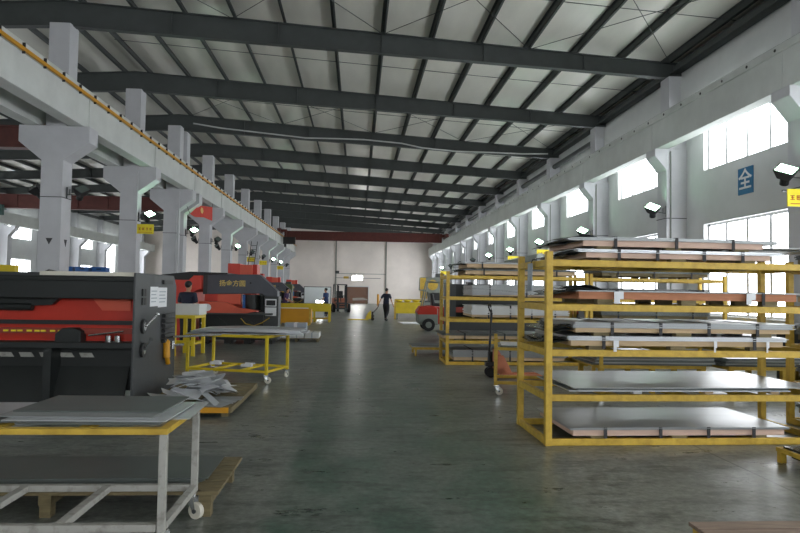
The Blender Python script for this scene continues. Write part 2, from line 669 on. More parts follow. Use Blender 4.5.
# crane runway beams
ya, yb = Y0, Y1 - .6
g = MB()
g.box(-8.22, -7.80, ya, yb, 6.2, 7.18)
g.box(-8.27, -7.75, ya, yb, 7.05, 7.28)
for n in range(-3, 12):
    g.box(-8.24, -7.77, ROW(n) - .02, ROW(n) + .02, 6.2, 7.28)
rb = struct(g.build('runway_beam', 'beam', bevel=.012))
MB().box(-8.04, -7.96, ya, yb, 7.28, 7.37).build('crane_rail', 'steel', rb)
yc = MB()
yc.box(-7.735, -7.67, ya, yb, 7.04, 7.12)
yc.build('conductor_bar', 'orange_yellow', rb)
br = MB()
y = 8.0
while y < 79:
    br.box(-7.755, -7.685, y - .012, y + .012, 6.99, 7.24)
    y += 1.0
br.build('conductor_bracket', 'mark', rb)
g = MB()
g.box(-9.42, -9.0, ya, yb, 6.2, 7.28)
struct(g.build('runway_beam', 'beam'))
g = MB()
g.box(8.87, 9.24, ya, yb, 6.08, 6.95)
g.box(8.85, 9.26, ya, yb, 6.88, 7.06)
for n in range(-3, 12):
    g.box(8.86, 9.25, ROW(n) - .02, ROW(n) + .02, 6.08, 7.06)
rb = struct(g.build('runway_beam', 'beam', bevel=.012))
MB().box(9.0, 9.08, ya, yb, 7.06, 7.15).build('crane_rail', 'steel', rb)
h = MB()
y = 8.0
while y < 79:
    h.cyl((8.84, y, 6.97), (8.86, y, 6.97), .035, n=8)
    y += 1.0
h.build('bolt_hole', 'mark', rb)
g = MB()
g.box(-25.35, -24.95, ya, yb, 6.0, 6.85)
struct(g.build('runway_beam', 'beam'))

# ------------------------------------------------------------------ back wall fittings
d = bpy.data.objects.new('door_1', None)
COL.objects.link(d)
struct(d)
d.location = (0, Y1, 0)
s = MB()
for k in range(13):
    s.box(DX0, DX1, .10 + (.015 if k % 2 else 0), .16, k * .16, k * .16 + .158)
s.build('shutter', 'brown', d)
s = MB()
for xx in (DX0 - .08, DX1):
    s.box(xx, xx + .08, -.03, .2, 0, DZ + .08)
s.box(DX0 - .08, DX1 + .08, -.03, .2, DZ, DZ + .1)
s.build('door_frame', 'frame_white', d)
for i, (xx, z0, z1) in enumerate(((-2.75, 0, 8.4), (3.55, 0, 8.4))):
    struct(MB().box(xx - .07, xx + .07, Y1 - .12, Y1 + .0, z0, z1).build('trim_%d' % (i + 1), 'greygreen'))
struct(MB().box(-2.75, 3.55, Y1 - .08, Y1, 3.70, 3.76).build('trim_3', 'greygreen'))
o = thing('switch_box', 'small dark switch box where the two pipes meet on the back wall', 'switch box', (-2.65, Y1 - .1, 3.9))
MB().box(-.18, .3, -.16, 0, -.15, .17).build('case', 'black', o)
MB().box(-.1, .22, -.17, -.16, -.1, .12).build('cover', 'steel', o)
o = thing('door_lamp', 'bright white lamp panel above the brown shutter door', 'lamp', (-.05, Y1 - .06, 3.22))
MB().box(-.66, .66, -.16, -.0, -.32, .32).build('housing', 'frame_white', o)
MB().box(-.62, .62, -.175, -.16, -.28, .28).build('diffuser', 'tube_on', o)
o = thing('exit_plate', 'small dull yellow plate left of the lamp above the shutter door', 'sign', (-1.45, Y1 - .05, 3.25))
MB().box(-.32, .32, 0, .05, -.14, .14).build('plate', 'yellow', o)
struct(MB().box(-2.7, -.75, Y1 - .05, Y1, 3.17, 3.22).build('trim_4', 'mark'))
struct(MB().box(.65, 2.9, Y1 - .05, Y1, 3.17, 3.22).build('trim_5', 'mark'))
# things standing at the far end, by the door
o = thing('guard_post', 'orange yellow guard post standing right of the shutter door', 'post', (2.35, 73, 0))
MB().cyl((0, 0, 0), (0, 0, 1.25), .12).build('tube', 'orange_yellow', o)
MB().box(-.2, .2, -.2, .2, 0, .03).build('base_plate', 'steel', o)
o = thing('stacked_timber', 'low heap of pale boards lying in front of the brown shutter door', 'boards', (.4, 77, 0))
for k in range(4):
    MB().cbox((-.1 * k, .1 * k, .5 + .07 * k), (1.9 - .2 * k, .5, .05), .08 * k, (0, -.05)).build('board', 'pale', o)
for xx in (-.8, .7):
    MB().box(xx - .05, xx + .05, -.2, .35, 0, .48).build('trestle', 'wood_old', o)


# ------------------------------------------------------------------ overhead cranes
def crane(x0, x1, xi0, xi1, y, zl, zr, g0, g1, label, trolley=None):
    """Rails at x0 (top zl) and x1 (top zr); the girder spans xi0..xi1 between the runway beams, from g0 up to g1."""
    o = thing('bridge_crane', label, 'crane', (0, y, 0))
    g = MB()
    g.box(xi0, xi1, -.16, .16, g0 + .03, g1 - .03)
    g.box(xi0, xi1, -.22, .22, g0, g0 + .03)
    g.box(xi0, xi1, -.22, .22, g1 - .03, g1)
    n = int((xi1 - xi0) / 1.6)
    for k in range(1, n):
        xx = xi0 + (xi1 - xi0) * k / n
        g.box(xx - .01, xx + .01, -.20, .20, g0 + .03, g1 - .03)
    g.build('girder', 'rust_red', o)
    for xx, z, xi in ((x0, zl, xi0), (x1, zr, xi1)):
        e = MB()
        e.box(xx - .15, xx + .15, -1.3, 1.3, z + .10, z + .42)
        lo, hi = min(xi - (.3 if xi > xx else -.3), xi), max(xi + (.3 if xi < xx else 0), xi)
        a_, b_ = (min(xx, xi + .25), max(xx, xi + .25)) if xi > xx else (min(xx, xi - .25), max(xx, xi - .25))
        e.box(a_, b_, -.28, .28, z + .15, z + .40)
        q = xi + (.12 if xi > xx else -.12)
        e.box(q - .1, q + .1, -.26, .26, g0 + .1, z + .40)
        e.build('end_carriage', 'rust_red', o)
        for yy in (-1.0, 1.0):
            MB().cyl((xx - .06, yy, z + .13), (xx + .06, yy, z + .13), .13).build('wheel', 'steel', o)
    if trolley is not None:
        t = MB()
        z = g0 - .1
        t.box(trolley - .55, trolley + .55, -.5, -.23, z - .35, z + .25)
        t.cyl((trolley - .6, -.40, z - .1), (trolley + .3, -.40, z - .1), .28)
        t.box(trolley - .4, trolley + .4, -.4, .3, z + .02, z + .098)
        tt = t.build('hoist', 'teal', o)
        MB().cyl((trolley, -.38, z - .3), (trolley, -.38, z - 1.1), .02).build('hoist_rope', 'steel', tt)
        hk = MB()
        hk.box(trolley - .1, trolley + .1, -.5, -.26, z - 1.4, z - 1.1)
        hk.tube([(trolley, -.38, z - 1.4), (trolley + .1, -.38, z - 1.52), (trolley, -.38, z - 1.64), (trolley - .1, -.38, z - 1.56)], .025)
        hk.build('hook', 'yellow', tt)
    return o


c0 = crane(-8.0, 9.04, -7.55, 8.65, 66, 7.37, 7.15, 6.72, 7.64, 'dark red bridge crane spanning the main hall in front of the back wall')
m_ = MB()
m_.box(-7.6, -6.4, -.75, -.23, 6.25, 6.95)
m_.cyl((-7.4, -.5, 6.25), (-7.4, -.5, 5.95), .12)
m_.build('drive_box', 'black', c0)
crane(-25.15, -9.21, -24.85, -9.55, 22.2, 6.85, 7.28, 6.28, 7.02, 'nearer red bridge crane in the side bay, behind the nearest left column')
crane(-25.15, -9.21, -24.85, -9.55, 38.5, 6.85, 7.28, 6.14, 6.95, 'farther red bridge crane in the side bay, with a teal hoist', -21.0)


# ------------------------------------------------------------------ floodlights on the columns
def flood_proto(lit):
    o = thing('floodlight', 'x', 'floodlight')
    h = MB()
    # lamp head looks along local -Y and down; the bracket meets the column at the origin, which lies at local +X
    q = Matrix.Rotation(R(-46), 3, 'X') @ Matrix.Rotation(R(35), 3, 'Y')
    c = Vector((-.38, -.06, 0))

    def P(x, y, z):
        return c + q @ Vector((x, y, z))
    fr = [P(-.20, -.11, -.15), P(.20, -.11, -.15), P(.20, -.11, .15), P(-.20, -.11, .15)]
    bk = [P(-.12, .11, -.09), P(.12, .11, -.09), P(.12, .11, .09), P(-.12, .11, .09)]
    h.add(fr + bk, [(0, 1, 2, 3), (7, 6, 5, 4), (0, 4, 5, 1), (1, 5, 6, 2), (2, 6, 7, 3), (3, 7, 4, 0)])
    h.cyl(P(0, .12, 0), P(0, .26, 0), .09)
    h.build('housing', 'black', o)
    l = MB()
    l.add([P(-.17, -.116, -.12), P(.17, -.116, -.12), P(.17, -.116, .12), P(-.17, -.116, .12),
           P(-.17, -.109, -.12), P(.17, -.109, -.12), P(.17, -.109, .12), P(-.17, -.109, .12)],
          [(0, 1, 2, 3), (7, 6, 5, 4), (0, 4, 5, 1), (1, 5, 6, 2), (2, 6, 7, 3), (3, 7, 4, 0)])
    l.build('lamp_glass', 'lamp_on' if lit else 'lamp_off', o)
    b = MB()
    b.bar((0, 0, -.12), (-.38, .0, -.04), .04, .02)
    b.bar((-.01, 0, -.22), (-.01, 0, .1), .08, .02, (1, 0, 0))
    b.bar((-.09, 0, -.12), (-.09, 0, .05), .03, .02, (1, 0, 0))
    b.build('bracket', 'steel', o)
    return o


protos = {True: flood_proto(True), False: flood_proto(False)}
used = {True: False, False: False}


def flood(loc, rz, lit, label, mirror=False):
    p = protos[lit]
    if not used[lit]:
        used[lit] = True
        p.location = loc
        p.rotation_euler = (0, 0, rz)
        p['label'] = label
        p['group'] = 'floodlights on the columns'
        o = p
    else:
        o = dup(p, loc, rz, label, 'floodlights on the columns')
    if mirror:
        o.scale = (-1, 1, 1)
    else:
        o.scale = (1, 1, 1)
    return o


def notice(loc, label, rz=0.0, w=.62, h=.36):
    o = thing('warning_plate', label, 'sign', loc, rz, 'yellow plates under the floodlights')
    MB().box(-w / 2, w / 2, -.01, .01, -h / 2, h / 2).build('plate', 'sign_yellow', o)
    MB().box(-w / 2 - .07, w / 2 + .0, .01, .07, h / 2 - .05, h / 2 - .02).build('mount', 'steel', o)
    t = MB()
    for k in range(4):      # four small red characters, too small to read in the photograph
        cx = -w * .33 + k * w * .22
        s_ = w * .075
        t.box(cx - s_, cx + s_, -.014, -.010, s_ * .7, s_)
        t.box(cx - s_, cx + s_, -.014, -.010, -s_, -s_ * .7)
        t.box(cx - s_ * .7, cx + s_ * .7, -.014, -.010, -s_ * .1, s_ * .2)
        t.box(cx - s_ * .15, cx + s_ * .15, -.014, -.010, -s_, s_)
        if k % 2:
            t.box(cx - s_, cx - s_ * .7, -.014, -.010, -s_, s_)
    t.box(-w * .4, w * .4, -.014, -.010, -h * .36, -h * .32)
    t.build('red_lettering', 'red_ink', o)
    return o


for n, lit in ((1, False), (2, True), (3, True), (4, False), (5, True), (6, False), (7, False), (8, True), (9, True), (10, False)):
    flood((-8.33, ROW(n) + (.6 if n == 3 else -.05), 4.40), R(40), lit,
          '%s floodlight facing the main hall on the %s column of the left row' % ('glowing white' if lit else 'dark unlit', ORD[n]), True)
for n in (1, 4, 5):
    flood((-8.95, ROW(n) - .05, 4.42), R(-40), False, 'dark floodlight facing the side bay on the %s column of the left row' % ORD[n])
for n in (2, 6, 7, 9):
    notice((-8.34 + .36, ROW(n) - .28, 3.86), 'yellow plate under the floodlight of the %s column in the left row' % ORD[n])
for n in (0, 1, 2, 3, 4, 5, 9):
    nm = 'column at the right edge of the photo' if n == 0 else '%s column behind it along the right wall' % ORD[n]
    flood((9.18, ROW(n) - .28, 4.25 if n < 2 else 4.1), R(-25), True,
          'glowing floodlight on the column at the right edge of the view' if n == 0 else
          'glowing floodlight on the %s white column along the right wall' % ORD[n])
for n in (6, 7, 8):
    flood((9.18, ROW(n) - .28, 4.1), R(-25), False, 'dark floodlight on the %s white column along the right wall' % ORD[n])
for n in (0, 3, 4, 9):
    notice((9.02 if n == 0 else 8.94, ROW(n) - .36, 3.62 if n else 3.72), 'yellow plate under the glowing floodlight at the right edge of the view' if n == 0 else
           'yellow plate under the floodlight of the %s column along the right wall' % ORD[n])

# blue character sign on the right wall
o = thing('wall_sign', 'blue square sign with one white character between the right wall windows', 'sign', (9.79, 15.55, 4.63))
MB().box(-.015, .01, -.31, .31, -.34, .34).build('plate', 'sign_blue', o)
lettering('全', .56, 'white_character', 'paper', o, (-.02, 0, 0), (R(90), 0, R(-90)))

# grey duct along the right wall
o = tag(MB().cyl((8.6, 29.6, 3.35), (8.6, 36.4, 3.35), .22, n=18).build('air_duct', 'greygreen', smooth=False),
        'grey round duct running along the right wall between two columns', 'duct')
du = MB()
for yy in (30.8, 36.3):
    du.box(8.5, 8.7, yy - .03, yy + .03, 3.1, 3.16)
    du.box(8.6, 9.02, yy - .03, yy + .03, 3.09, 3.13)
du.build('duct_bracket', 'steel', o)

# white cable looping below the fourth rafter
xs = [-7.9, -6.6, -4.6, -2.6, -1.2, .2, 2.0, 3.0, 4.6, 6.5, 7.9, 9.2]
dz = [.34, .22, .14, .06, .14, .20, .16, .02, -.02, .06, .10, .2]
pts = [(x, ROW(3) - .17, zb(x) + k) for x, k in zip(xs, dz)]
tag(MB().tube(pts, .034, 6).build('cable', 'cable'), 'thin white cable looping under a dark roof rafter', 'cable')

# red cloth hanging between two left columns
o = thing('banner', 'red cloth banner with a yellow mark hung below the left runway beam', 'banner', (-7.85, 32.4, 5.6))
b = MB()
vs, fs = [], []
q = [(-2.1, -.48), (-.5, .12), (2.4, .42), (2.4, -.32), (.6, -.34), (-1.2, -.52)]
b.prism([(a, c) for a, c in q], 'X', -.01, .01)
b.build('cloth', 'banner', o)
b = MB()
b.prism([(.1 + .3 * math.cos(k * PI / 3), -.05 + .16 * math.sin(k * PI / 3)) for k in range(6)], 'X', .011, .016)
b.build('emblem', 'gold', o)
b = MB()
b.cyl((0, -.5, .12), (0, -.5, .62), .012, n=5)
b.cyl((0, 2.4, .42), (0, 2.4, .62), .012, n=5)
b.cyl((0, -2.1, -.48), (-.45, -2.1, .62), .012, n=5)
b.build('cord', 'mark', o)

# ladder leaning on the left runway beam
o = thing('ladder', 'dark metal ladder leaning on a white left column, below the runway beam', 'ladder', (-7.85, 47.38, 0), 0)
for s in (-.22, .22):
    MB().bar((s - .35, 0, 0), (s + .1, 1.05, 5.2), .05, .09, (0, 1, 0)).build('stile', 'steel', o)
for k in range(1, 17):
    t = k / 17
    MB().cyl((-.57 + .45 * t, 1.05 * t, 5.2 * t), (-.13 + .45 * t, 1.05 * t, 5.2 * t), .022, n=6).build('rung', 'steel', o)


# ------------------------------------------------------------------ sheet racks
def make_rack(label):
    o = thing('sheet_rack', label, 'rack', group='yellow sheet racks along the right of the aisle')
    W, D, H, p = 3.37, 1.2, 2.17, .076
    for x in (p / 2, W - p / 2):
        for y in (p / 2, D - p / 2):
            q = MB().box(x - p / 2, x + p / 2, y - p / 2, y + p / 2, 0, H)
            q.build('post', 'yellow', o, bevel=.006)
    for z in (.0, .49, .99, 1.50, 2.0):
        f = MB()
        h = .078
        f.box(p, W - p, .008, .062, z + .003, z + h)
        f.box(p, W - p, D - .062, D - .008, z + .003, z + h)
        f.box(.008, .062, p, D - p, z + .003, z + h)
        f.box(W - .062, W - .008, p, D - p, z + .003, z + h)
        for k in (1, 2, 3):
            xx = W * k / 4
            f.box(xx - .03, xx + .03, .062, D - .062, z + .003, z + h - .004)
        f.build('shelf_frame', 'yellow', o, bevel=.004)
    return o


LEV = [.078, .568, 1.068, 1.578, 2.078]
rackA = make_rack('tall yellow steel rack nearest the camera, loaded with sheet packs')
RA = Vector((2.11, 7.04, 0))
rackA.location = RA
rackA.rotation_euler = (0, 0, R(1.2))
rackB = dup(rackA, (2.06, 14.75, 0), 0, 'second yellow rack along the aisle, beyond the orange pallet jack')
rackC = dup(rackA, (5.5, 14.85, 0), 0, 'yellow rack beside the second one, nearer the right wall windows')
rackD = dup(rackA, (5.83, 7.15, 0), R(1.2), 'yellow rack at the right edge of the view, beside the nearest one')


def pack(label, loc, rz, W=2.5, D=1.2, sheets=6, t=.005, wood=.075, feet=.05, wm='wood', sm='galv', straps=3, tags=(), wrap=False, bow=0.0,
         over=.03, group=None, xoff=0.0, seed=1, full=True):
    o = thing('sheet_pack', label, 'sheet pack', loc, rz, group)
    g = random.Random(seed)
    for k in range(3):
        yy = -D / 2 + .06 + k * (D - .12) / 2
        for xx in (-W * .38, 0, W * .38):
            MB().box(xx - .09, xx + .09, yy - .05, yy + .05, 0, feet).build('foot_block', 'wood_old', o)
    f = MB()
    for yy in (-D / 2, D / 2 - .06):
        f.box(-W / 2, W / 2, yy, yy + .06, feet, feet + wood)
    for k in range(4):
        xx = -W / 2 + .05 + k * (W - .1) / 3
        f.box(xx - .05, xx + .05, -D / 2 + .06, D / 2 - .06, feet, feet + wood)
    f.build('timber_frame', wm, o, bevel=.004)
    z = feet + wood
    s = MB()
    for k in range(sheets):
        s.plate(W + 2 * over, D + .04, t * .8, z + k * t + .001, bow=bow, dx=xoff + g.uniform(-.02, .02), dy=-.01 + g.uniform(-.012, .012), rz=g.uniform(-.004, .004))
    s.build('sheet_stack', sm, o)
    ht = z + sheets * t
    for k in range(straps):
        xx = -W * .34 + k * W * .68 / max(1, straps - 1) + g.uniform(-.04, .04)
        b = MB()
        b.box(xx - .018, xx + .018, -D / 2 - .036, -D / 2 - .026, feet * .3, ht + .004)
        if full:
            b.box(xx - .018, xx + .018, -D / 2 - .036, D / 2 + .03, ht + .003, ht + .007)
        b.build('strap', 'mark', o)
    for (xx, w, h) in tags:
        b = MB()
        b.box(xx - w / 2, xx + w / 2, -D / 2 - .041, -D / 2 - .037, feet + wood - h, feet + wood + .005)
        b.box(xx - w / 2, xx + w * .1, -D / 2 - .041, -D / 2 - .037, feet + wood - h - .05, feet + wood - h)
        b.build('paper_tag', 'paper', o)
    if wrap:
        wv = MB()
        for j in range(3):
            wv.plate(.42, D * .9, .004, z + .0 + .02 * j, bow=.04, dx=-W / 2 - .04 + .07 * j, wob=.07, seed=seed + j, nx=14)
        wv.build('plastic_wrap', 'film', o, smooth=True)
    return o


def onrack(rack, x, level, dz=0.0, y=.62):
    v = Matrix.Rotation(rack.rotation_euler[2], 4, 'Z') @ Vector((x, y, 0))
    return (rack.location.x + v.x, rack.location.y + v.y, LEV[level] + dz)


ra = R(1.2)
GA = 'packs on the nearest yellow rack'
pack('pale pack under a wide silver sheet on the bottom of the nearest rack', onrack(rackA, 1.57, 0), ra, W=2.5, wm='wood_pink', feet=.03, wood=.07, over=.04, sheets=5, group=GA, straps=4, seed=11, full=False)
pack('pine framed pack on the middle shelf of the nearest rack, lower of two', onrack(rackA, 1.55, 2), ra, W=2.52, feet=.045, wood=.06, sheets=9, t=.0055, tags=((-.75, .06, .07), (.42, .035, .07), (1.05, .035, .07)), wrap=True, group=GA, straps=2, seed=12, sm='bright')
pack('pine framed pack stacked upon another on the middle shelf of the nearest rack', onrack(rackA, 1.62, 2, .156), ra, W=2.55, feet=.04, wood=.05, sheets=10, t=.0062, wrap=True, group=GA, straps=4, seed=13, sm='galv')
pack('reddish timber pack with white paper tags under the top shelf of the nearest rack', onrack(rackA, 1.68, 3), ra, W=2.6, feet=.06, wood=.085, sheets=3, wm='wood_red', tags=((-.85, .11, .08), (.72, .11, .07)), group=GA, straps=2, seed=14, wrap=True)
pack('pale timber pack resting on the top rails of the nearest rack', onrack(rackA, 1.56, 4), ra, W=2.2, feet=.03, wood=.06, sheets=6, t=.006, wm='wood_pink', over=.12, wrap=True, group=GA, straps=4, seed=15, sm='bright')
pack('pale timber pack at the very top, stacked above another on the nearest rack', onrack(rackA, 1.5, 4, .13), ra, W=2.15, feet=.03, wood=.07, sheets=6, t=.006, wm='wood_pink', over=.17, bow=.012, wrap=True, group=GA, straps=3, seed=16)


def steel_sheet(label, loc, rz, W, D, t, m='galv', group=None, bow=0.0, notch=False, tilt=None, wob=0.0, seed=0):
    b = MB()
    if notch:
        b.prism([(-W / 2, -D / 2), (-W / 2 + .10, -D / 2), (-W / 2 + .10, -D / 2 + .05), (-W / 2 + .2, -D / 2 + .05), (-W / 2 + .2, -D / 2), (W / 2, -D / 2),
                 (W / 2, D / 2), (-W / 2 + .12, D / 2), (-W / 2 + .12, D / 2 - .12), (-W / 2, D / 2 - .12), (-W / 2, .1), (-W / 2 + .09, .1), (-W / 2 + .09, -.02), (-W / 2, -.02)], 'Z', 0, t)
    else:
        b.plate(W, D, t, 0, bow=bow, wob=wob, seed=seed)
    o = b.build('steel_sheet', m)
    o.location = loc
    o.rotation_euler = (tilt[0] if tilt else 0, tilt[1] if tilt else 0, rz)
    return tag(o, label, 'metal sheet', group)


GS = 'loose sheets on the second shelf of the nearest rack'
for xx in (-.5, .35, 1.15):
    for yy in (.12, 1.06):
        o = MB().box(-.05, .05, -.04, .04, 0, .045).build('spacer_block', 'paper' if xx < 0 else 'wood')
        o.location = onrack(rackA, 1.6 + xx, 1, 0, yy)
        o.rotation_euler = (0, 0, ra)
        tag(o, 'small %s block under the loose sheets, at the %s %s of the second shelf' % ('white' if xx < 0 else 'wooden', 'front' if yy < .5 else 'back', {-.5: 'left', .35: 'middle', 1.15: 'right'}[xx]), 'spacer block', 'spacer blocks on the nearest rack')
steel_sheet('lowest loose sheet on the second shelf of the nearest rack', onrack(rackA, 1.55, 1, .046, .55), ra, 2.6, 1.2, .012, 'bright', GS)
steel_sheet('dark loose sheet between two others on the second shelf of the nearest rack', onrack(rackA, 1.62, 1, .059, .62), ra, 2.5, 1.22, .03, 'dark_sheet', GS)
steel_sheet('topmost wide loose sheet on the second shelf of the nearest rack', onrack(rackA, 1.72, 1, .09, .64), ra + .012, 2.92, 1.5, .008, 'galv', GS)
steel_sheet('thin dark sheet sticking out at the right of the top rails', (4.92, 7.75, 2.245), R(4), 1.5, .7, .012, 'dark_sheet', 'sheets at the top of the nearest rack', bow=0)
steel_sheet('narrow sheet beside the top pack, its end pointing at the window', (5.0, 7.5, 2.262), R(-6), 1.3, .5, .01, 'galv', 'sheets at the top of the nearest rack')
o = thing('hang_tag', 'pale grey card hanging on the end rail of the nearest rack', 'card', (2.055, 7.55, 1.86))
MB().box(0, .012, -.09, .09, -.14, .19).build('card', 'grey_paper', o)
MB().tube([(.006, 0, .17), (.04, 0, .24), (.09, 0, .235)], .006, 6).build('hook', 'mark', o)

# rack D (only its near edge shows) and racks B, C behind
GD = 'packs on the rack at the right edge'
for k, (lv, sm, hgt, wm) in enumerate(((0, 'dark_sheet', 8, 'wood_old'), (1, 'dark_sheet', 12, 'wood_old'), (2, 'dark_sheet', 14, 'wood_old'), (3, 'galv', 4, 'wood'), (4, 'film', 8, 'wood_old'))):
    pack('%s pack on the %s shelf of the rack at the right edge' % ('grey' if sm == 'galv' else 'dark', ['bottom', 'second', 'middle', 'fourth', 'top'][lv]),
         onrack(rackD, 1.6, lv), ra, W=2.8, sheets=hgt, t=.008, wm=wm, sm=sm, group=GD, straps=3, seed=30 + k)
GB = 'packs on the second yellow rack'
GC = 'packs on the rack near the windows'
pack('dark glossy pack on the bottom of the second rack', onrack(rackB, 1.5, 0), 0, W=2.6, wm='wood', sm='galv', feet=.03, sheets=14, t=.012, group=GB, seed=40)
pack('flat grey pack on the second shelf of the second rack', onrack(rackB, 1.4, 1), 0, W=2.9, wm='wood', sm='dark_sheet', feet=.04, sheets=8, t=.006, group=GB, seed=41)
o = pack('white wrapped pack on the middle shelf of the second rack', onrack(rackB, 1.75, 2), 0, W=2.3, wm='wood', sm='white_pack', feet=.05, wood=.05, sheets=10, t=.022, over=.0, group=GB, seed=42, straps=4)
pack('thick grey wavy pack on the fourth shelf of the second rack', onrack(rackB, 1.85, 3), 0, W=2.5, wm='wood', sm='galv', feet=.03, wood=.03, sheets=26, t=.009, bow=.02, over=.0, group=GB, seed=43)
pack('pine framed pack on the top rails of the second rack', onrack(rackB, 1.75, 4), 0, W=2.6, wm='wood', sm='dark_sheet', feet=.03, wood=.09, sheets=6, t=.006, group=GB, seed=44, wrap=True, straps=3)
pack('pine framed pack at the very top of the second rack', onrack(rackB, 1.72, 4, .158), 0, W=2.5, wm='wood', sm='galv', feet=.03, wood=.09, sheets=6, t=.006, group=GB, seed=45, wrap=True, straps=2, over=.1)
for k, lv in enumerate((0, 1, 2, 3, 4)):
    pack('%s pack on the %s shelf of the rack near the windows' % (['dark', 'black', 'dark', 'black', 'greenish dark'][k], ['bottom', 'second', 'middle', 'fourth', 'top'][k]),
         onrack(rackC, 1.6, lv), 0, W=2.6, wm='wood_old', sm=['dark_sheet', 'film', 'dark_sheet', 'film', 'dark_sheet'][k], sheets=14 + 5 * (k % 3), t=.009, group=GC, seed=50 + k)
# low dolly at the near left foot of rack B
o = thing('low_dolly', 'low yellow dolly with steel sheets at the left foot of the second rack', 'dolly', (2.0, 17.2, 0), R(0))
f = MB()
for y in (-.5, .5):
    f.bar((-.53, y, .2), (1.43, y, .2), .06, .06)
for x in (-.5, 1.4):
    f.bar((x, -.5, .2), (x, .5, .2), .06, .06)
f.build('frame', 'yellow', o)
for x in (-.45, 1.35):
    for y in (-.46, .46):
        MB().cyl((x, y, 0), (x, y, .18), .03).build('leg', 'yellow', o)
steel_sheet('grey sheet lying on the low dolly behind the second rack', (2.45, 17.2, .236), 0, 2.0, 1.0, .012, 'galv', 'sheets on the low dolly')
steel_sheet('upper tilted sheet on the low dolly behind the second rack', (2.4, 17.25, .252), .05, 1.9, .9, .012, 'dark_sheet', 'sheets on the low dolly')


# ================================================================== LEFT FOREGROUND
# white and yellow sheet trolley at the lower left
CX0, CX1, CY0, CY1 = -3.3, -1.15, 4.06, 4.92
o = thing('sheet_trolley', 'pale worn trolley with yellow top rails, nearest the camera at lower left', 'trolley', (0, 0, 0))
for x in (CX0 + .03, CX1 - .03):
    for y in (CY0 + .03, CY1 - .03):
        MB().box(x - .023, x + .023, y - .023, y + .023, .19, .79).build('leg', 'pale', o, bevel=.004)
f = MB()
f.box(CX0, CX1, CY0 - .004, CY0 + .06, .79, .826)
f.box(CX0, CX1, CY1 - .06, CY1 + .004, .79, .826)
f.box(CX0, CX0 + .06, CY0 + .06, CY1 - .06, .79, .826)
f.box(CX1 - .06, CX1, CY0 + .06, CY1 - .06, .79, .826)
for k in range(1, 4):
    x = CX0 + (CX1 - CX0) * k / 4
    f.box(x - .03, x + .03, CY0 + .06, CY1 - .06, .79, .822)
f.build('top_frame', 'yellow', o, bevel=.004)
f = MB()
f.box(CX0 + .058, CX1 - .058, CY0 + .004, CY0 + .056, .197, .243)
f.box(CX0 + .058, CX1 - .058, CY1 - .056, CY1 - .004, .197, .243)
for x in (CX0 + .03, CX1 - .03):
    f.box(x - .025, x + .025, CY0 + .058, CY1 - .058, .197, .243)
for x in (-2.96, -2.38, -1.80):
    f.box(x - .03, x + .03, CY0 + .058, CY1 - .058, .199, .244)
f.build('bottom_frame', 'pale', o, bevel=.004)


def caster(parent, x, y, z_top, r=.06, rz=0.4, wm='nylon'):
    c = bpy.data.objects.new('caster', None)
    COL.objects.link(c)
    c.parent = parent
    c.location = (x, y, 0)
    c.rotation_euler = (0, 0, rz)
    b = MB()
    b.box(-.045, .045, -.045, .045, z_top - .012, z_top)
    b.cyl((0, 0, z_top - .012), (0, 0, z_top - .035), .03)
    for s in (-1, 1):
        b.prism([(-.03, z_top - .035), (.03, z_top - .035), (.055, r - .01), (.03, r - .015)], 'Y', s * .026 - .002, s * .026 + .002)
    b.build('fork', 'chrome', c)
    w = MB()
    w.cyl((.04, -.02, r), (.04, .02, r), r, n=20)
    ww = w.build('wheel', wm, c, bevel=.006)
    MB().cyl((.04, -.03, r), (.04, .03, r), r * .28, n=10).build('hub', 'steel', ww)


for x in (CX0 + .05, CX1 - .04):
    for y in (CY0 + .05, CY1 - .04):
        caster(o, x, y, .195, .06, -.5 if y > 4.5 else .6)
GT = 'sheets on the trolley at lower left'
steel_sheet('lowest sheet on the lower left trolley, reaching furthest right', (-1.85, 4.64, .827), R(1.5), 1.5, .62, .006, 'bright', GT)
steel_sheet('notched dark sheet on the lower left trolley', (-1.76, 4.50, .834), R(-1.0), 1.08, .72, .007, 'dark_sheet', GT, notch=True)
steel_sheet('plain dark sheet in the middle of the lower left trolley pile', (-1.70, 4.55, .842), R(-1.5), 1.02, .70, .007, 'bright', GT)
steel_sheet('second sheet from the top of the lower left trolley pile', (-1.79, 4.62, .850), R(-2.5), 1.0, .68, .006, 'galv', GT)
steel_sheet('topmost grey sheet on the lower left trolley', (-1.77, 4.74, .857), R(-1.5), .98, .62, .007, 'dark_sheet', GT)

# wooden pallet behind the trolley, with dark sheets
o = thing('wooden_pallet', 'weathered wooden pallet on the floor behind the lower left trolley', 'pallet', (-2.25, 5.36, 0))
for k in range(7):
    y = -.43 + k * .143
    MB().box(-1.3, 1.25, y - .063, y + .063, .17, .195).build('deck_board', 'wood_old', o)
for x in (-1.2, 0, 1.15):
    MB().box(x - .045, x + .045, -.47, .47, .09, .17).build('stringer', 'wood_old', o)
    for y in (-.42, .42):
        MB().box(x - .04, x + .04, y - .04, y + .04, 0, .09).build('foot', 'wood_old', o)
GP = 'sheets on the pallet behind the lower left trolley'
for k in range(4):
    steel_sheet(['lowest', 'second lowest', 'third', 'topmost'][k] + ' dark sheet on the pallet behind the lower left trolley', (-2.4 + .02 * k, 5.38 + .008 * k, .196 + .009 * k), R(.6 * (k % 2)), 2.42, .66, .0085, 'dark_sheet', GP)

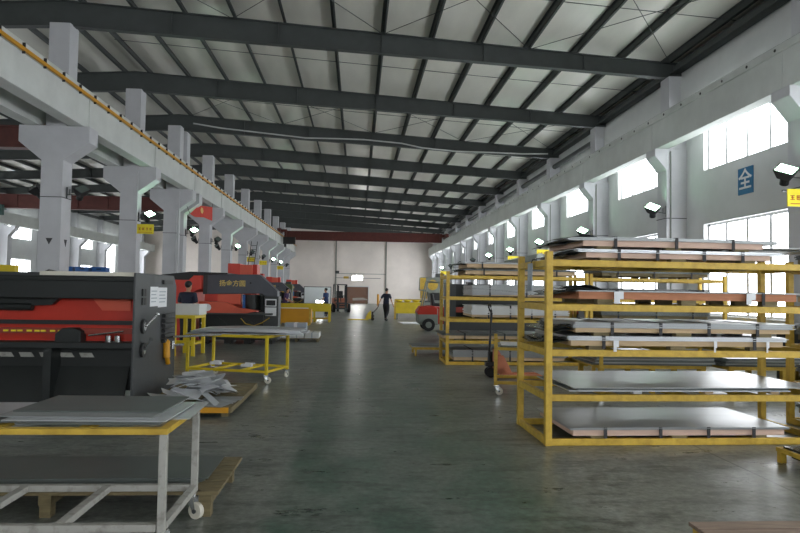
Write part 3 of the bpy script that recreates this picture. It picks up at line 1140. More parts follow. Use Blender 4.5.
# pallet with scrap beside the shear
o = thing('scrap_pallet', 'low yellow edged pallet holding a heap of sheet offcuts', 'pallet', (-2.32, 9.7, 0))
for k in range(8):
    y = -.98 + k * .28
    MB().box(-.55, .66, y - .11, y + .11, .115, .135).build('deck_board', 'wood_old', o)
for x in (-.5, 0, .6):
    MB().box(x - .05, x + .05, -1.07, 1.07, .07, .115).build('stringer', 'wood_old', o)
    for y in (-1.0, 0, 1.0):
        MB().box(x - .045, x + .045, y - .045, y + .045, 0, .07).build('foot', 'wood_old', o)
MB().box(-.55, .66, -1.12, -1.075, .06, .13).build('edge_beam', 'orange_yellow', o)
MB().box(.665, .70, -1.12, 1.08, .06, .135).build('side_board', 'wood_old', o)
g = random.Random(5)
for k in range(44):
    w, dd = g.uniform(.24, .55), g.uniform(.16, .36)
    lay = k / 44
    sp = 1 - .55 * lay
    steel_sheet('crumpled grey offcut in the heap on the pallet beside the shear', (-2.27 + g.uniform(-.36, .36) * sp, 9.25 + g.uniform(-.45, .7) * sp, .165 + .27 * lay),
                g.uniform(0, PI), w, dd, .004, ['scrap', 'scrap', 'bright'][k % 3], 'offcuts heaped on the pallet beside the shear', tilt=(g.uniform(-.40, .40), g.uniform(-.40, .40)), wob=.03, seed=k)
for k in range(4):
    steel_sheet('flat grey offcut lying on the floor side of the scrap pallet', (-1.95 + .04 * k, 8.78 + .12 * k, .138 + .006 * k), g.uniform(-.3, .3), .5, .3, .004, 'galv', 'flat offcuts at the near edge of the scrap pallet')

# ------------------------------------------------------------------ guillotine shear
o = thing('guillotine_shear', 'large dark guillotine shear with a red front, left of the aisle', 'shear', (0, 0, 0))
XS, XW = -2.9, -7.6      # right and left ends
YF, YB = 8.6, 10.5       # front and back
for nm, xa, xb in (('side_housing', XS - .03, XS), ('side_housing', XW, XW + .03)):
    b = MB()
    b.prism([(YF, 0), (YF, 1.88), (YB - .15, 1.88), (YB, 1.72), (YB, 0)], 'X', xa, xb)
    h = b.build(nm, 'shear_grey', o, bevel=.01)
    if xa == XS - .03:
        side = h
# fittings on the right housing, which faces the aisle
X = XS
f = MB()
for yy, zz in ((8.88, 1.62), (8.88, 1.50), (8.97, 1.62), (8.97, 1.50)):
    f.box(X, X + .02, yy - .036, yy + .036, zz - .05, zz + .05)
f.build('socket', 'black', side)
for (ya, yb_, za, zb_, nm) in ((9.20, 9.55, 1.42, 1.70, 'paper_notice'), (9.56, 9.98, 1.40, 1.69, 'paper_notice')):
    p = MB().box(X, X + .004, ya, yb_, za, zb_).build(nm, 'paper', side)
    t = MB()
    for k in range(4):
        t.box(X + .004, X + .006, ya + .04, yb_ - .06 - .04 * (k % 2), zb_ - .07 - .05 * k, zb_ - .055 - .05 * k)
    t.build('printed_lines', 'grey_paper', p)
MB().box(X, X + .03, 9.75, 10.2, 1.74, 1.80).build('name_bar', 'black', side)
for zz in (1.16, .84):
    dl = MB()
    dl.cyl((X, 8.92, zz), (X + .035, 8.92, zz), .10, n=20)
    dd_ = dl.build('dial', 'black', side)
    MB().cyl((X + .035, 8.92, zz), (X + .04, 8.92, zz), .055, n=18).build('dial_face', 'chrome', dd_)
    hd = MB()
    hd.cyl((X + .04, 8.93, zz), (X + .10, 9.22 if zz > 1 else 8.98, zz + (.15 if zz > 1 else .14)), .014, n=8)
    hd.ball((X + .10, 9.22 if zz > 1 else 8.98, zz + (.15 if zz > 1 else .14)), .028, 8, 6)
    hd.build('dial_lever', 'chrome' if zz > 1 else 'steel', dd_)
for k in range(6):
    zz = 1.27 - .075 * k
    b = MB()
    b.box(X, X + .05, 9.78, 10.3, zz - .028, zz + .028)
    b.cyl((X + .03, 9.76, zz), (X + .03, 9.88, zz), .03, n=8)
    b.build('valve_block', 'black', side)
b = MB()
b.cyl((X + .04, 9.9, .86), (X + .05, 9.9, .64), .05, n=10)
b.cyl((X + .05, 9.9, .68), (X + .05, 9.97, .54), .035, n=10)
b.ball((X + .04, 9.9, .86), .055, 10, 6)
b.build('yellow_glove', 'orange_yellow', side)
b = MB()
b.cyl((X - .02, 10.2, .92), (X + .75, 10.4, .96), .018, n=8)
b.cyl((X - .02, 10.0, .80), (X + .25, 10.1, .82), .02, n=8)
b.cyl((X + .1, 10.02, .76), (X + .1, 10.02, .88), .03, n=8)
b.build('support_rod', 'chrome', side)
# front: top cross beam, recess with the red ram, clamp line, table beam, chute
XI, XO = XW + .03, XS - .03
b = MB()
b.box(XI, XO, YF + .04, YF + .5, 1.53, 1.83)
b.box(XI, XO, YF + .02, YF + .05, 1.76, 1.80)
b.build('top_beam', 'shear_dark', o, bevel=.01)
MB().box(XI, XO, YF + .1, YB - .3, 1.83, 1.87).build('top_cover', 'shear_grey', o)
MB().box(-4.15, XO - .02, YF + .06, YF + .16, 1.832, 1.885).build('pale_top_strip', 'nylon', o)
b = MB()
b.box(XI, XO, YF + .30, YF + .42, .93, 1.53)
b.build('ram', 'red', o)
b = MB()
b.prism([(-3.55, 1.53), (-3.05, 1.53), (-3.05, 1.37), (-3.42, 1.37)], 'Y', YF + .27, YF + .30)
b.build('guard_plate', 'salmon', o)
b = MB()
b.prism([(-5.2, 1.53), (-3.95, 1.53), (-4.05, 1.44), (-4.35, 1.42), (-4.42, 1.36), (-4.62, 1.36), (-4.7, 1.40), (-5.2, 1.39)], 'Y', YF + .2, YF + .3)
b.cyl((-5.2, YF + .22, 1.41), (-4.3, YF + .22, 1.41), .05, n=12)
b.build('drive_cover', 'shear_dark', o)
MB().box(XI, XO, YF + .24, YF + .29, 1.18, 1.235).build('guard_bar', 'black', o)
b = MB()
b.box(XI, XO, YF + .22, YF + .3, 1.06, 1.13)
b.build('clamp_beam', 'red_dull', o)
for k in range(9):
    x = -4.75 + .1 * k + (.02 if k % 3 else 0)
    MB().box(x - .032, x + .032, YF + .21, YF + .22, 1.083, 1.105).build('warning_strip', 'sign_yellow', o)
b = MB()
b.prism([(-3.95, .94), (-3.62, .94), (-3.62, 1.10), (-3.70, 1.14), (-3.86, 1.14), (-3.95, 1.06)], 'Y', YF + .1, YF + .28)
b.build('stop_block', 'shear_dark', o, bevel=.01)
b = MB()
for x in (-3.3, -3.18):
    b.cyl((x, YF + .2, .96), (x, YF + .2, 1.04), .04, n=10)
b.cyl((-3.55, YF + .18, 1.04), (-3.1, YF + .18, 1.10), .012, n=6)
b.build('clamp_fittings', 'chrome', o)
b = MB()
b.box(XI, XO, YF + .02, YF + .34, .88, .96)
b.box(XI, XO, YF + .30, YF + .36, .3, .88)
b.build('table_beam', 'shear_dark', o, bevel=.008)
for k in range(5):
    x = -4.75 + .26 * k
    b = MB()
    b.prism([(x, .80), (x + .16, .80), (x + .20, .74), (x + .03, .74)], 'Y', YF + .285, YF + .296)
    b.build('pale_slot', 'pale', o)
for xa in (-4.9, -3.95):
    b = MB()
    b.add([(xa, YF + .05, .08), (xa + .90, YF + .05, .08), (xa + .90, YF + .29, .62), (xa, YF + .29, .62),
           (xa, YF + .07, .07), (xa + .90, YF + .07, .07), (xa + .90, YF + .30, .60), (xa, YF + .30, .60)],
          [(0, 1, 2, 3), (7, 6, 5, 4), (0, 4, 5, 1), (1, 5, 6, 2), (2, 6, 7, 3), (3, 7, 4, 0)])
    b.build('chute_plate', 'shear_dark', o)
for x in (-6.6, -5.2, -4.0):
    MB().box(x - .05, x + .05, YF + .02, YF + .30, 0, .88).build('table_bracket', 'shear_dark', o)
b = MB()
b.box(XI, XO, YB - .3, YB - .1, .4, 1.6)
b.build('rear_panel', 'shear_dark', o)
b = MB()
b.tube([(-4.25, YF + .25, 1.835), (-4.1, YF + .2, 1.90), (-3.95, YF + .3, 1.86), (-3.8, YF + .22, 1.84)], .015, 6)
b.build('hose', 'mark', o)

# yellow guard frame standing left of the nearest column, behind the shear
o = thing('gantry_frame', 'yellow steel frame rising behind the dark shear at the left edge', 'frame', (-8.27, 13.6, 0))
MB().box(-1.4, 1.3, -.08, .08, 1.96, 2.10).build('beam', 'yellow2', o)
for x in (-1.3, 1.2):
    MB().box(x - .06, x + .06, -.06, .06, 0, 1.96).build('post', 'yellow2', o)

# ------------------------------------------------------------------ yellow wheeled table with bright sheets
TA = math.atan2(-.83 + .0, 1.40)
o = thing('wheeled_table', 'yellow wheeled table of square tube carrying bright sheets', 'table', (-2.21, 12.28, 0), R(-17))
W, D, H = 1.62, .98, .86
hw, hd = W / 2, D / 2
for x in (-hw + .025, hw - .025):
    for y in (-hd + .025, hd - .025):
        MB().box(x - .025, x + .025, y - .025, y + .025, .155, H).build('leg', 'yellow2', o, bevel=.003)
for nm, z in (('top_frame', H - .05), ('bottom_frame', .19)):
    f = MB()
    for y in (-hd + .025, hd - .025):
        f.box(-hw + .05, hw - .05, y - .023, y + .023, z, z + .046)
    for x in (-hw + .025, hw - .025):
        f.box(x - .023, x + .023, -hd + .05, hd - .05, z, z + .046)
    for k in (1, 2):
        x = -hw + W * k / 3
        f.box(x - .022, x + .022, -hd + .05, hd - .05, z, z + .044)
    f.build(nm, 'yellow2', o, bevel=.003)
for k, (x, y) in enumerate(((-hw + .05, -hd + .05), (hw - .05, -hd + .05), (-hw + .05, hd - .05), (hw - .05, hd - .05))):
    caster(o, x, y, .157, .06, .5 * k)
GY = 'bright sheets piled on the yellow wheeled table'
for k in range(6):
    steel_sheet(['lowest', 'second', 'third', 'fourth', 'fifth', 'topmost'][k] + ' bright sheet of the pile on the yellow wheeled table', (-2.0 + .03 * (k % 3), 12.22 - .012 * k, .861 + .0145 * k + .03 * (k > 0)),
                R(-2 - .8 * (k % 3)), 2.12 - .05 * k, .85, .012, 'bright', GY, bow=.03 if k else 0)
for k, (x, y) in enumerate(((-2.69, 12.55), (-2.04, 12.2))):
    b = MB()
    b.box(-.10, .10, -.05, .05, 0, .05)
    b.box(-.03, .16, -.02, .02, .05, .075)
    q = b.build('clamp', 'paper')
    q.location = (x, y, .237 if k else .237)
    q.rotation_euler = (0, 0, R(-17))
    tag(q, 'small pale clamp lying on the lower frame of the yellow wheeled table, %s' % ('left one' if k == 0 else 'right one'), 'clamp', 'clamps on the yellow wheeled table')

# yellow stand with a grey box, in front of the operator
o = thing('yellow_stand', 'tall narrow yellow stand holding a pale grey box by the shear', 'stand', (-4.42, 16.6, 0), R(-4))
for x in (-.42, -.05, .42):
    for y in (-.4, .4):
        MB().box(x - .04, x + .04, y - .04, y + .04, 0, .93).build('leg', 'yellow2', o)
f = MB()
for y in (-.4, .4):
    f.box(-.46, .46, y - .04, y + .04, .93, 1.01)
for x in (-.42, .42):
    f.box(x - .04, x + .04, -.36, .36, .93, 1.01)
f.build('top_frame', 'yellow2', o)
f = MB()
for y in (-.4, .4):
    f.box(-.38, .38, y - .03, y + .03, .25, .32)
for x in (-.36, .36):
    f.box(x - .03, x + .03, -.40, .40, .26, .31)
f.build('bottom_frame', 'yellow2', o)
o = thing('grey_box', 'pale grey metal box standing on the narrow yellow stand', 'box', (-4.40, 16.6, 1.012), R(-4))
MB().box(-.46, -.16, -.3, .3, 0, .25).build('case', 'galv', o)
MB().box(-.155, .5, -.3, .3, 0, .27).build('cover', 'white_pack', o)
MB().box(-.44, -.2, -.306, -.3, .05, .2).build('panel', 'grey_paper', o)


# ------------------------------------------------------------------ turret punch presses
def punch_press(label, group):
    o = thing('punch_press', label, 'punch press', (0, 0, 0), 0, group)
    c = MB()
    c.prism([(-1.2, 0), (-.12, 0), (-.12, 1.55), (.16, 1.66), (.16, 2.06), (-.06, 2.06), (-.2, 1.92), (-1.2, 1.92)], 'Y', -.5, 1.2)
    cc = c.build('cabinet', 'press_red', o)
    h = MB()
    h.prism([(-1.3, 1.93), (-.06, 1.93), (.02, 2.07), (.9, 2.12), (.9, 2.16), (-.2, 2.18), (-1.3, 2.05)], 'Y', -.3, 1.4)
    h.build('hood', 'black', o)
    a = MB()
    a.prism([(.17, 1.50), (.17, 2.10), (1.85, 2.13), (2.42, 1.62), (2.42, 1.46), (2.05, 1.46), (1.95, 1.54)], 'Y', -.25, .35)
    ar = a.build('upper_arm', 'slate', o, bevel=.02)
    MB().box(.17, .30, -.262, -.25, 1.5, 2.1).build('arm_flange', 'shear_grey', ar)
    lettering('扬金方圆', .20, 'gold_characters', 'gold', ar, (1.05, -.256, 1.83), (R(90), 0, 0))
    MB().cyl((1.6, -.262, 1.86), (1.6, -.25, 1.86), .03, n=12).build('lifting_eye', 'black', ar)
    MB().box(2.02, 2.46, -.26, .38, .1, 1.46).build('column', 'shear_grey', o)
    MB().box(2.06, 2.40, -.275, -.26, .86, 1.12).build('printed_sheet', 'paper', o)
    p = MB().box(2.06, 2.40, -.275, -.26, 1.15, 1.38).build('printed_photo', 'paper', o)
    MB().box(2.09, 2.37, -.28, -.275, 1.18, 1.34).build('picture', 'mark', p)
    b = MB()
    b.box(.1, 2.02, -.35, .6, .12, .92)
    b.build('base', 'black', o)
    b = MB()
    for x in (.3, .95, 1.55, 2.2):
        b.box(x - .1, x + .1, -.3, .5, 0, .12)
    b.build('foot', 'black', o)
    for x, w in ((.62, .3), (1.36, .42)):
        b = MB()
        b.prism([(x - w, .2), (x + w, .2), (x + w, .62), (x, .84), (x - w, .62)], 'Y', -.365, -.35)
        b.build('base_panel', 'shear_dark', o)
    MB().cyl((.22, -.37, .62), (.22, -.35, .62), .06, n=12).build('lamp', 'paper', o)
    b = MB()
    b.prism([(.1, .94), (1.55, .94), (1.9, 1.02), (1.3, 1.10), (.9, 1.26), (.1, 1.28)], 'Y', -.45, .2)
    b.build('work_carriage', 'salmon', o)
    MB().box(.6, 1.3, -.2, .3, 1.2, 1.52).build('turret_cover', 'salmon', o)
    MB().cyl((.36, -.46, 1.10), (.36, -.45, 1.10), .11, n=16).build('round_badge', 'paper', o)
    MB().box(-.1, 2.3, -.6, .7, .90, .94).build('work_table', 'steel', o)
    t = MB()
    t.cyl((1.62, .0, 1.0), (1.62, .0, 1.5), .22, n=18)
    t.cyl((1.9, .1, 1.0), (1.9, .1, 1.46), .10, n=12)
    t.build('turret', 'shear_dark', o)
    MB().box(1.34, 1.46, -.1, .1, .94, 1.5).build('blue_cylinder', 'blue', o)
    MB().tube([(1.35, -.37, .78), (1.5, -.39, .62), (1.75, -.39, .56), (2.0, -.39, .66), (2.2, -.28, .8)], .014, 6).build('air_hose', 'yellow', o)
    b = MB()
    b.box(.55, .95, 1.5, 2.3, 0, 2.52)
    b.build('red_tower', 'press_red', o)
    MB().box(.95, 1.35, 1.5, 2.3, 0, 2.48).build('pale_tower', 'salmon', o)
    MB().box(1.35, 1.5, 1.6, 2.2, 0, 2.5).build('tower_edge', 'red', o)
    return o


GX = 'turret punch presses along the left of the aisle'
pp = punch_press('nearest turret punch press, slate arm with gold characters, by the aisle', GX)
pp.location = (-4.88, 20.2, 0)
dup(pp, (-6.6, 33.4, 0), 0, 'second turret punch press, its red tower showing behind the nearest arm', GX)
dup(pp, (-6.9, 43.5, 0), 0, 'third turret punch press, behind the second along the left columns', GX)
dup(pp, (-6.85, 55.6, 0), 0, 'farthest turret punch press in the line along the left columns', GX)

# blue crates on a red topped cabinet in the side bay
o = thing('tool_cabinet', 'grey cabinet with a red top in the side bay behind the shear', 'cabinet', (-10.95, 25.6, 0))
MB().box(-1.2, 1.7, -.4, .4, 0, 2.12).build('body', 'greygreen', o)
MB().box(-1.25, 1.75, -.45, .45, 2.12, 2.18).build('top', 'red_dull', o)
for k in range(3):
    dd_ = MB().box(-1.15 + .95 * k, -.25 + .95 * k, -.42, -.4, .1, 1.9).build('door', 'greygreen', o)
    MB().box(-.40 + .95 * k, -.36 + .95 * k, -.45, -.42, .9, 1.1).build('handle', 'chrome', dd_)


def crate(label, loc, rz=0):
    o = thing('plastic_crate', label, 'crate', loc, rz, 'blue crates on the cabinet in the side bay')
    b = MB()
    b.box(-.24, .24, -.3, .3, 0, .02)
    for s in (-1, 1):
        b.box(s * .24 - .012, s * .24 + .012, -.3, .3, .02, .24)
        b.box(-.24, .24, s * .3 - .012, s * .3 + .012, .02, .24)
        b.box(-.26, .26, s * .31 - .015, s * .31 + .015, .2, .24)
    b.build('shell', 'blue', o)
    MB().box(-.08, .08, -.322, -.310, .14, .18).build('handle_slot', 'black', o)
    return o


for k in range(4):
    crate('blue plastic crate, %s from the left on the red topped cabinet' % ORD[k + 1], (-11.80 + .62 * k, 25.6 - .08 * (k % 2), 2.181), .12 * (k % 2))

# ------------------------------------------------------------------ yellow tables and bins left of the aisle
o = thing('yellow_bench', 'long bright yellow work bench with a panelled front, in front of the whiteboard', 'bench', (-2.8, 33.9, 0))
MB().box(-1.25, 1.42, -.55, .55, .86, .94).build('top', 'yellow2', o)
MB().box(-1.25, 1.42, -.58, -.55, .55, .96).build('front_panel', 'yellow2', o)
for x in (-1.19, -.4, .6, 1.36):
    for y in (-.5, .5):
        MB().box(x - .05, x + .05, y - .05, y + .05, 0, .86).build('leg', 'yellow2', o)
MB().box(-1.14, 1.31, -.5, .5, .16, .22).build('lower_shelf', 'yellow', o)
MB().box(-1.2, .3, -.595, -.58, .70, .74).build('pale_strip', 'paper', o)
o = thing('parts_cabinet', 'small pale cabinet below the right half of the yellow bench', 'cabinet', (-1.95, 33.9, .221))
MB().box(-.22, .22, -.4, .35, 0, .5).build('body', 'grey_paper', o)
MB().box(-.2, .2, -.41, -.4, .03, .46).build('door', 'paper', o)
o = thing('storage_bin', 'orange yellow steel bin standing in front of the long yellow bench', 'bin', (-2.95, 30.6, 0))
b = MB()
for (xa, xb, yy, yz) in ((-.82, .80, -.5, -.47), (-.82, .80, .47, .5), (-.82, -.79, -.47, .47), (.77, .80, -.47, .47)):
    b.box(xa, xb, yy, yz, .12, .76)
b.box(-.79, .77, -.47, .47, .12, .15)
b.build('body', 'orange_yellow', o)
for x in (-.7, .68):
    for y in (-.4, .4):
        MB().box(x - .06, x + .06, y - .06, y + .06, 0, .12).build('foot', 'yellow', o)
MB().box(.72, .81, -.52, -.5, .1, .78).build('corner_post', 'yellow', o)
o = thing('low_pallet', 'low pallet with white bundles beside the aisle, right of the punch press', 'pallet', (-1.95, 21.5, 0))
for k in range(5):
    y = -.5 + k * .25
    MB().box(-.75, .75, y - .09, y + .09, .09, .11).build('deck_board', 'wood_old', o)
for x in (-.68, 0, .68):
    MB().box(x - .04, x + .04, -.58, .58, 0, .09).build('stringer', 'wood_old', o)
GW = 'white bundles on the low pallet by the punch press'
for k in range(3):
    b = thing('white_bundle', 'white wrapped bundle on the low pallet, %s of three' % ['left', 'middle', 'right'][k], 'bundle', (-2.43 + .49 * k, 21.45, .111), 0, GW)
    MB().box(-.23, .23, -.5, .5, 0, .17).build('wrapping', 'white_pack', b, bevel=.01)
    MB().box(-.02, .02, -.504, .504, -.001, .174).build('strap', 'grey_paper', b)
o = thing('carton', 'pale carton between the orange yellow bin and the low pallet', 'carton', (-2.3, 24.6, 0))
MB().box(-.4, .4, -.3, .3, 0, .42).build('box', 'grey_paper', o)
MB().box(-.06, .06, -.304, .304, .0, .423).build('tape', 'paper', o)

# whiteboard, dark machine and green press behind the bench
o = thing('whiteboard', 'large whiteboard on legs behind the yellow bench', 'whiteboard', (-2.55, 44.0, 0))
MB().box(-1.05, .72, -.03, .03, .75, 1.84).build('board', 'board', o)
f = MB()
f.box(-1.09, .76, -.045, .045, 1.84, 1.89)
f.box(-1.09, .76, -.045, .045, .71, .75)
f.box(-1.09, -1.05, -.045, .045, .75, 1.84)
f.box(.72, .76, -.045, .045, .75, 1.84)
f.build('frame', 'steel', o)
for x in (-.95, .62):
    MB().box(x - .03, x + .03, -.25, .25, 0, .05).build('foot', 'steel', o)
    MB().box(x - .025, x + .025, -.02, .02, .05, .71).build('leg', 'steel', o)
o = thing('work_lamp', 'bright work lamp low in front of the whiteboard', 'lamp', (-2.4, 43.2, 0))
MB().box(-.32, .32, -.02, .02, .83, .93).build('lamp_panel', 'tube_on', o)
MB().box(-.36, .36, .02, .06, .79, .96).build('housing', 'paper', o)
MB().cyl((0, .04, 0), (0, .04, .79), .03).build('stem', 'steel', o)
MB().cyl((0, .04, 0), (0, .04, .03), .2).build('base', 'steel', o)


def c_press(label, loc, rz, body, trim, s=1.0):
    o = thing('eccentric_press', label, 'press', loc, rz)
    b = MB()
    b.prism([(-.75, 0), (.75, 0), (.75, 2.6), (-.95, 2.6), (-1.0, 1.75), (-.45, 1.62), (-.35, 1.05), (-.95, .98), (-.95, .8), (-.75, .75)], 'Y', -.4, .4)
    b.build('frame', body, o, bevel=.03)
    g = MB()
    g.cyl((.1, .42, 2.05), (.1, .58, 2.05), .55, n=24)
    g.build('flywheel', 'black', o)
    g = MB()
    g.cyl((-.15, -.42, 2.1), (-.15, -.40, 2.1), .34, n=24)
    g.box(-.98, -.6, -.43, -.4, 1.8, 2.56)
    g.build('guard', trim, o)
    MB().box(-.9, -.5, -.28, .28, 1.2, 1.8).build('ram', trim, o)
    MB().box(-1.1, -.3, -.45, .45, .98, 1.06).build('bolster', 'steel', o)
    MB().box(-.2, .35, -.46, -.4, 1.1, 1.6).build('control_box', 'black', o)
    MB().box(.1, .6, -.3, .3, 2.6, 2.85).build('motor', 'steel', o)
    o.scale = (s, s, s)
    return o


c_press('dull green press behind the yellow bench, left of the whiteboard', (-5.3, 47.2, 0), 0, 'green', 'yellow', .78)
c_press('grey and yellow press behind the red forklift on the right', (5.05, 42.0, 0), 0, 'greygreen', 'yellow', 1.0)

# press brake behind the second rack
o = thing('press_brake', 'dark press brake with a dull red beam, behind the second rack', 'press brake', (5.4, 21.5, 0))
for x in (-2.3, 2.1):
    MB().box(x, x + .2, -.2, 1.3, 0, 1.95).build('side_frame', 'shear_grey', o)
MB().box(-2.1, 2.1, -.1, .1, .1, .85).build('bed', 'shear_grey', o)
MB().box(-2.1, 2.1, -.1, .15, 1.25, 1.95).build('ram', 'shear_dark', o)
MB().box(-2.1, 2.1, -.16, -.1, 1.0, 1.18).build('guard_beam', 'red_dull', o)
MB().box(-2.1, 2.1, .5, 1.2, .1, 1.9).build('rear_cover', 'shear_dark', o)
MB().box(-.9, -.2, -.16, -.10, .84, 1.18).build('control_panel', 'grey_paper', o)

# yellow container bins by the far right
o = thing('sheet_container', 'yellow steel container with sacks on top, right of the walking man', 'container', (3.05, 38.6, 0))
b = MB()
b.box(-.80, .85, -.6, .6, .35, 1.0)
b.build('body', 'yellow2', o)
for x in (-.7, .72):
    MB().box(x - .08, x + .08, -.55, .55, .0, .35).build('skid', 'greygreen', o)
b = MB()
for x in (-.8, .85):
    b.box(x - .05, x + .05, -.62, -.55, .0, 1.2)
b.box(-.8, .85, -.62, -.57, 1.14, 1.2)
b.build('rail', 'yellow', o)
for k in range(3):
    s_ = thing('sack', 'pale yellow sack on the yellow container, %s of three' % ['left', 'middle', 'right'][k], 'sack', (2.5 + .52 * k, 38.6, 1.001), 0, 'sacks on the yellow container')
    b = MB()
    b.ball((0, 0, .10), (.24, .4, .10), 12, 8)
    b.build('bag', 'sign_yellow', s_, smooth=True)
    MB().box(-.02, .02, -.2, .2, .185, .215).build('seam', 'paper', s_)
steel_sheet('pale sheet lying on the floor below the yellow container', (2.75, 33.4, .002), .1, 1.0, 1.6, .04, 'paper')


# ------------------------------------------------------------------ forklifts (nose along local +X)
def forklift(label, loc, rz, body, weight, guard, group):
    o = thing('forklift', label, 'forklift', loc, rz, group)
    c = MB()
    c.prism([(-1.15, .32), (-1.0, .25), (-.3, .25), (-.3, .95), (-.55, 1.05), (-1.05, 1.0), (-1.2, .8)], 'Y', -.52, .52)
    c.build('counterweight', weight, o, bevel=.05)
    MB().prism([(-1.18, .7), (-.34, .7), (-.34, .97), (-.5, 1.08), (-1.06, 1.05), (-1.21, .82)], 'Y', -.535, .535).build('hood', body, o, bevel=.03)
    b = MB()
    b.prism([(-.32, .3), (.95, .3), (.95, .8), (.6, .8), (.55, .5), (.2, .5), (.1, 1.02), (-1.0, 1.06), (-1.0, .98), (-.32, .96)], 'Y', -.5, .5)
    b.build('body', body, o, bevel=.03)
    MB().prism([(-.55, 1.06), (-.05, 1.06), (-.05, 1.18), (-.42, 1.2), (-.5, 1.6), (-.62, 1.6)], 'Y', -.25, .25).build('seat', 'black', o, bevel=.03)
    for x, y, r, w in ((-.72, -.5, .27, .18), (-.72, .5, .27, .18), (.72, -.52, .33, .22), (.72, .52, .33, .22)):
        s_ = -1 if y < 0 else 1
        t = MB().cyl((x, y - w / 2 + s_ * .04, r), (x, y + w / 2 + s_ * .04, r), r, n=22).build('wheel', 'rubber', o, bevel=.02)
        MB().cyl((x, y + s_ * (.04 + w / 2), r), (x, y + s_ * (.05 + w / 2), r), r * .5, n=16).build('hub', weight, t)
    g = MB()
    for y in (-.45, .45):
        g.tube([(.55, y, .8), (.35, y, 1.5), (.25, y, 2.05), (-.75, y, 2.1), (-.95, y, 1.06)], .035, 8)
    for k in range(6):
        x = -.7 + .17 * k
        g.bar((x, -.45, 2.08), (x, .45, 2.08), .05, .03)
    g.build('overhead_guard', guard, o)
    st = MB()
    st.cyl((.5, 0, .8), (.28, 0, 1.18), .03)
    st.cyl((.27, 0, 1.18), (.25, 0, 1.2), .17, n=18)
    st.build('steering_wheel', 'black', o)
    m = MB()
    for y in (-.33, .33):
        m.box(1.08, 1.2, y - .05, y + .05, .08, 2.1)
        m.box(1.0, 1.08, y * .8 - .04, y * .8 + .04, .08, 2.0)
    for z in (.5, 1.2, 2.04):
        m.box(1.0, 1.18, -.33, .33, z, z + .07)
    m.build('mast', 'black', o)
    cr = MB()
    for z in (.25, .65):
        cr.box(1.21, 1.25, -.48, .48, z, z + .09)
    for k in range(7):
        y = -.45 + .15 * k
        cr.box(1.22, 1.245, y - .012, y + .012, .3, 1.15)
    cr.build('fork_carriage', 'steel', o)
    for y in (-.26, .26):
        f = MB()
        f.box(1.25, 1.29, y - .05, y + .05, .06, .75)
        f.prism([(1.25, .05), (2.3, .05), (2.3, .065), (1.29, .1), (1.25, .1)], 'Y', y - .05, y + .05)
        f.build('fork', 'steel', o)
    for y in (-.4, .4):
        MB().box(.52, .58, y - .06, y + .06, .85, .95).build('headlamp', 'lamp_off', o)
    return o


GF = 'forklifts at the far end'
forklift('red forklift with a grey counterweight, partly behind the second rack', (3.75, 27.6, 0), 0, 'red', 'greygreen', 'greygreen', GF)
forklift('dark masted forklift with orange body at the far end, left of the shutter door', (-1.3, 49.0, 0), R(-82), 'orange', 'black', 'black', GF)


# ------------------------------------------------------------------ hand pallet trucks (forks along local +X, handle at -X)
def pallet_truck(label, loc, rz, m, group, lean):
    o = thing('pallet_truck', label, 'pallet truck', loc, rz, group)
    b = MB()
    b.prism([(-.02, .10), (.12, .10), (.12, .40), (.04, .55), (-.02, .55)], 'Y', -.2, .2)
    b.prism([(.0, .10), (.30, .10), (.26, .2), (.12, .46), (.0, .46)], 'Y', -.27, -.235)
    b.prism([(.0, .10), (.30, .10), (.26, .2), (.12, .46), (.0, .46)], 'Y', .235, .27)
    b.box(.0, .16, -.27, .27, .10, .2)
    b.build('chassis', m, o, bevel=.01)
    for y in (-.19, .19):
        f = MB()
        f.prism([(.12, .075), (1.15, .075), (1.28, .05), (1.28, .04), (.12, .03)], 'Y', y - .08, y + .08)
        f.build('fork', m, o)
        MB().cyl((1.08, y - .035, .04), (1.08, y + .035, .04), .04, n=14).build('fork_roller', 'nylon', o)
    for y in (-.07, .07):
        MB().cyl((-.10, y - .03, .10), (-.10, y + .03, .10), .10, n=18).build('wheel', 'rubber', o)
    p = MB()
    p.cyl((-.10, 0, .10), (-.10, 0, .5), .05)
    p.box(-.2, .0, -.09, .09, .22, .3)
    p.build('pump', 'black', o)
    a, c = lean
    h = MB()
    h.cyl((-.12, 0, .42), (a, 0, c), .024)
    h.tube([(a, 0, c), (a - .02, -.10, c + .05), (a - .04, -.15, c + .14), (a - .05, 0, c + .20), (a - .04, .15, c + .14), (a - .02, .10, c + .05), (a, 0, c)], .018, 8)
    h.build('handle', 'black', o)
    return o


GJ = 'hand pallet trucks'
pallet_truck('orange hand pallet truck parked between the two yellow racks', (2.78, 12.75, 0), R(-3), 'orange', GJ, (-.08, 1.28))
pallet_truck('yellow hand pallet truck pulled by the walking man', (.76, 35.95, 0), R(181), 'yellow2', GJ, (-.40, .74))

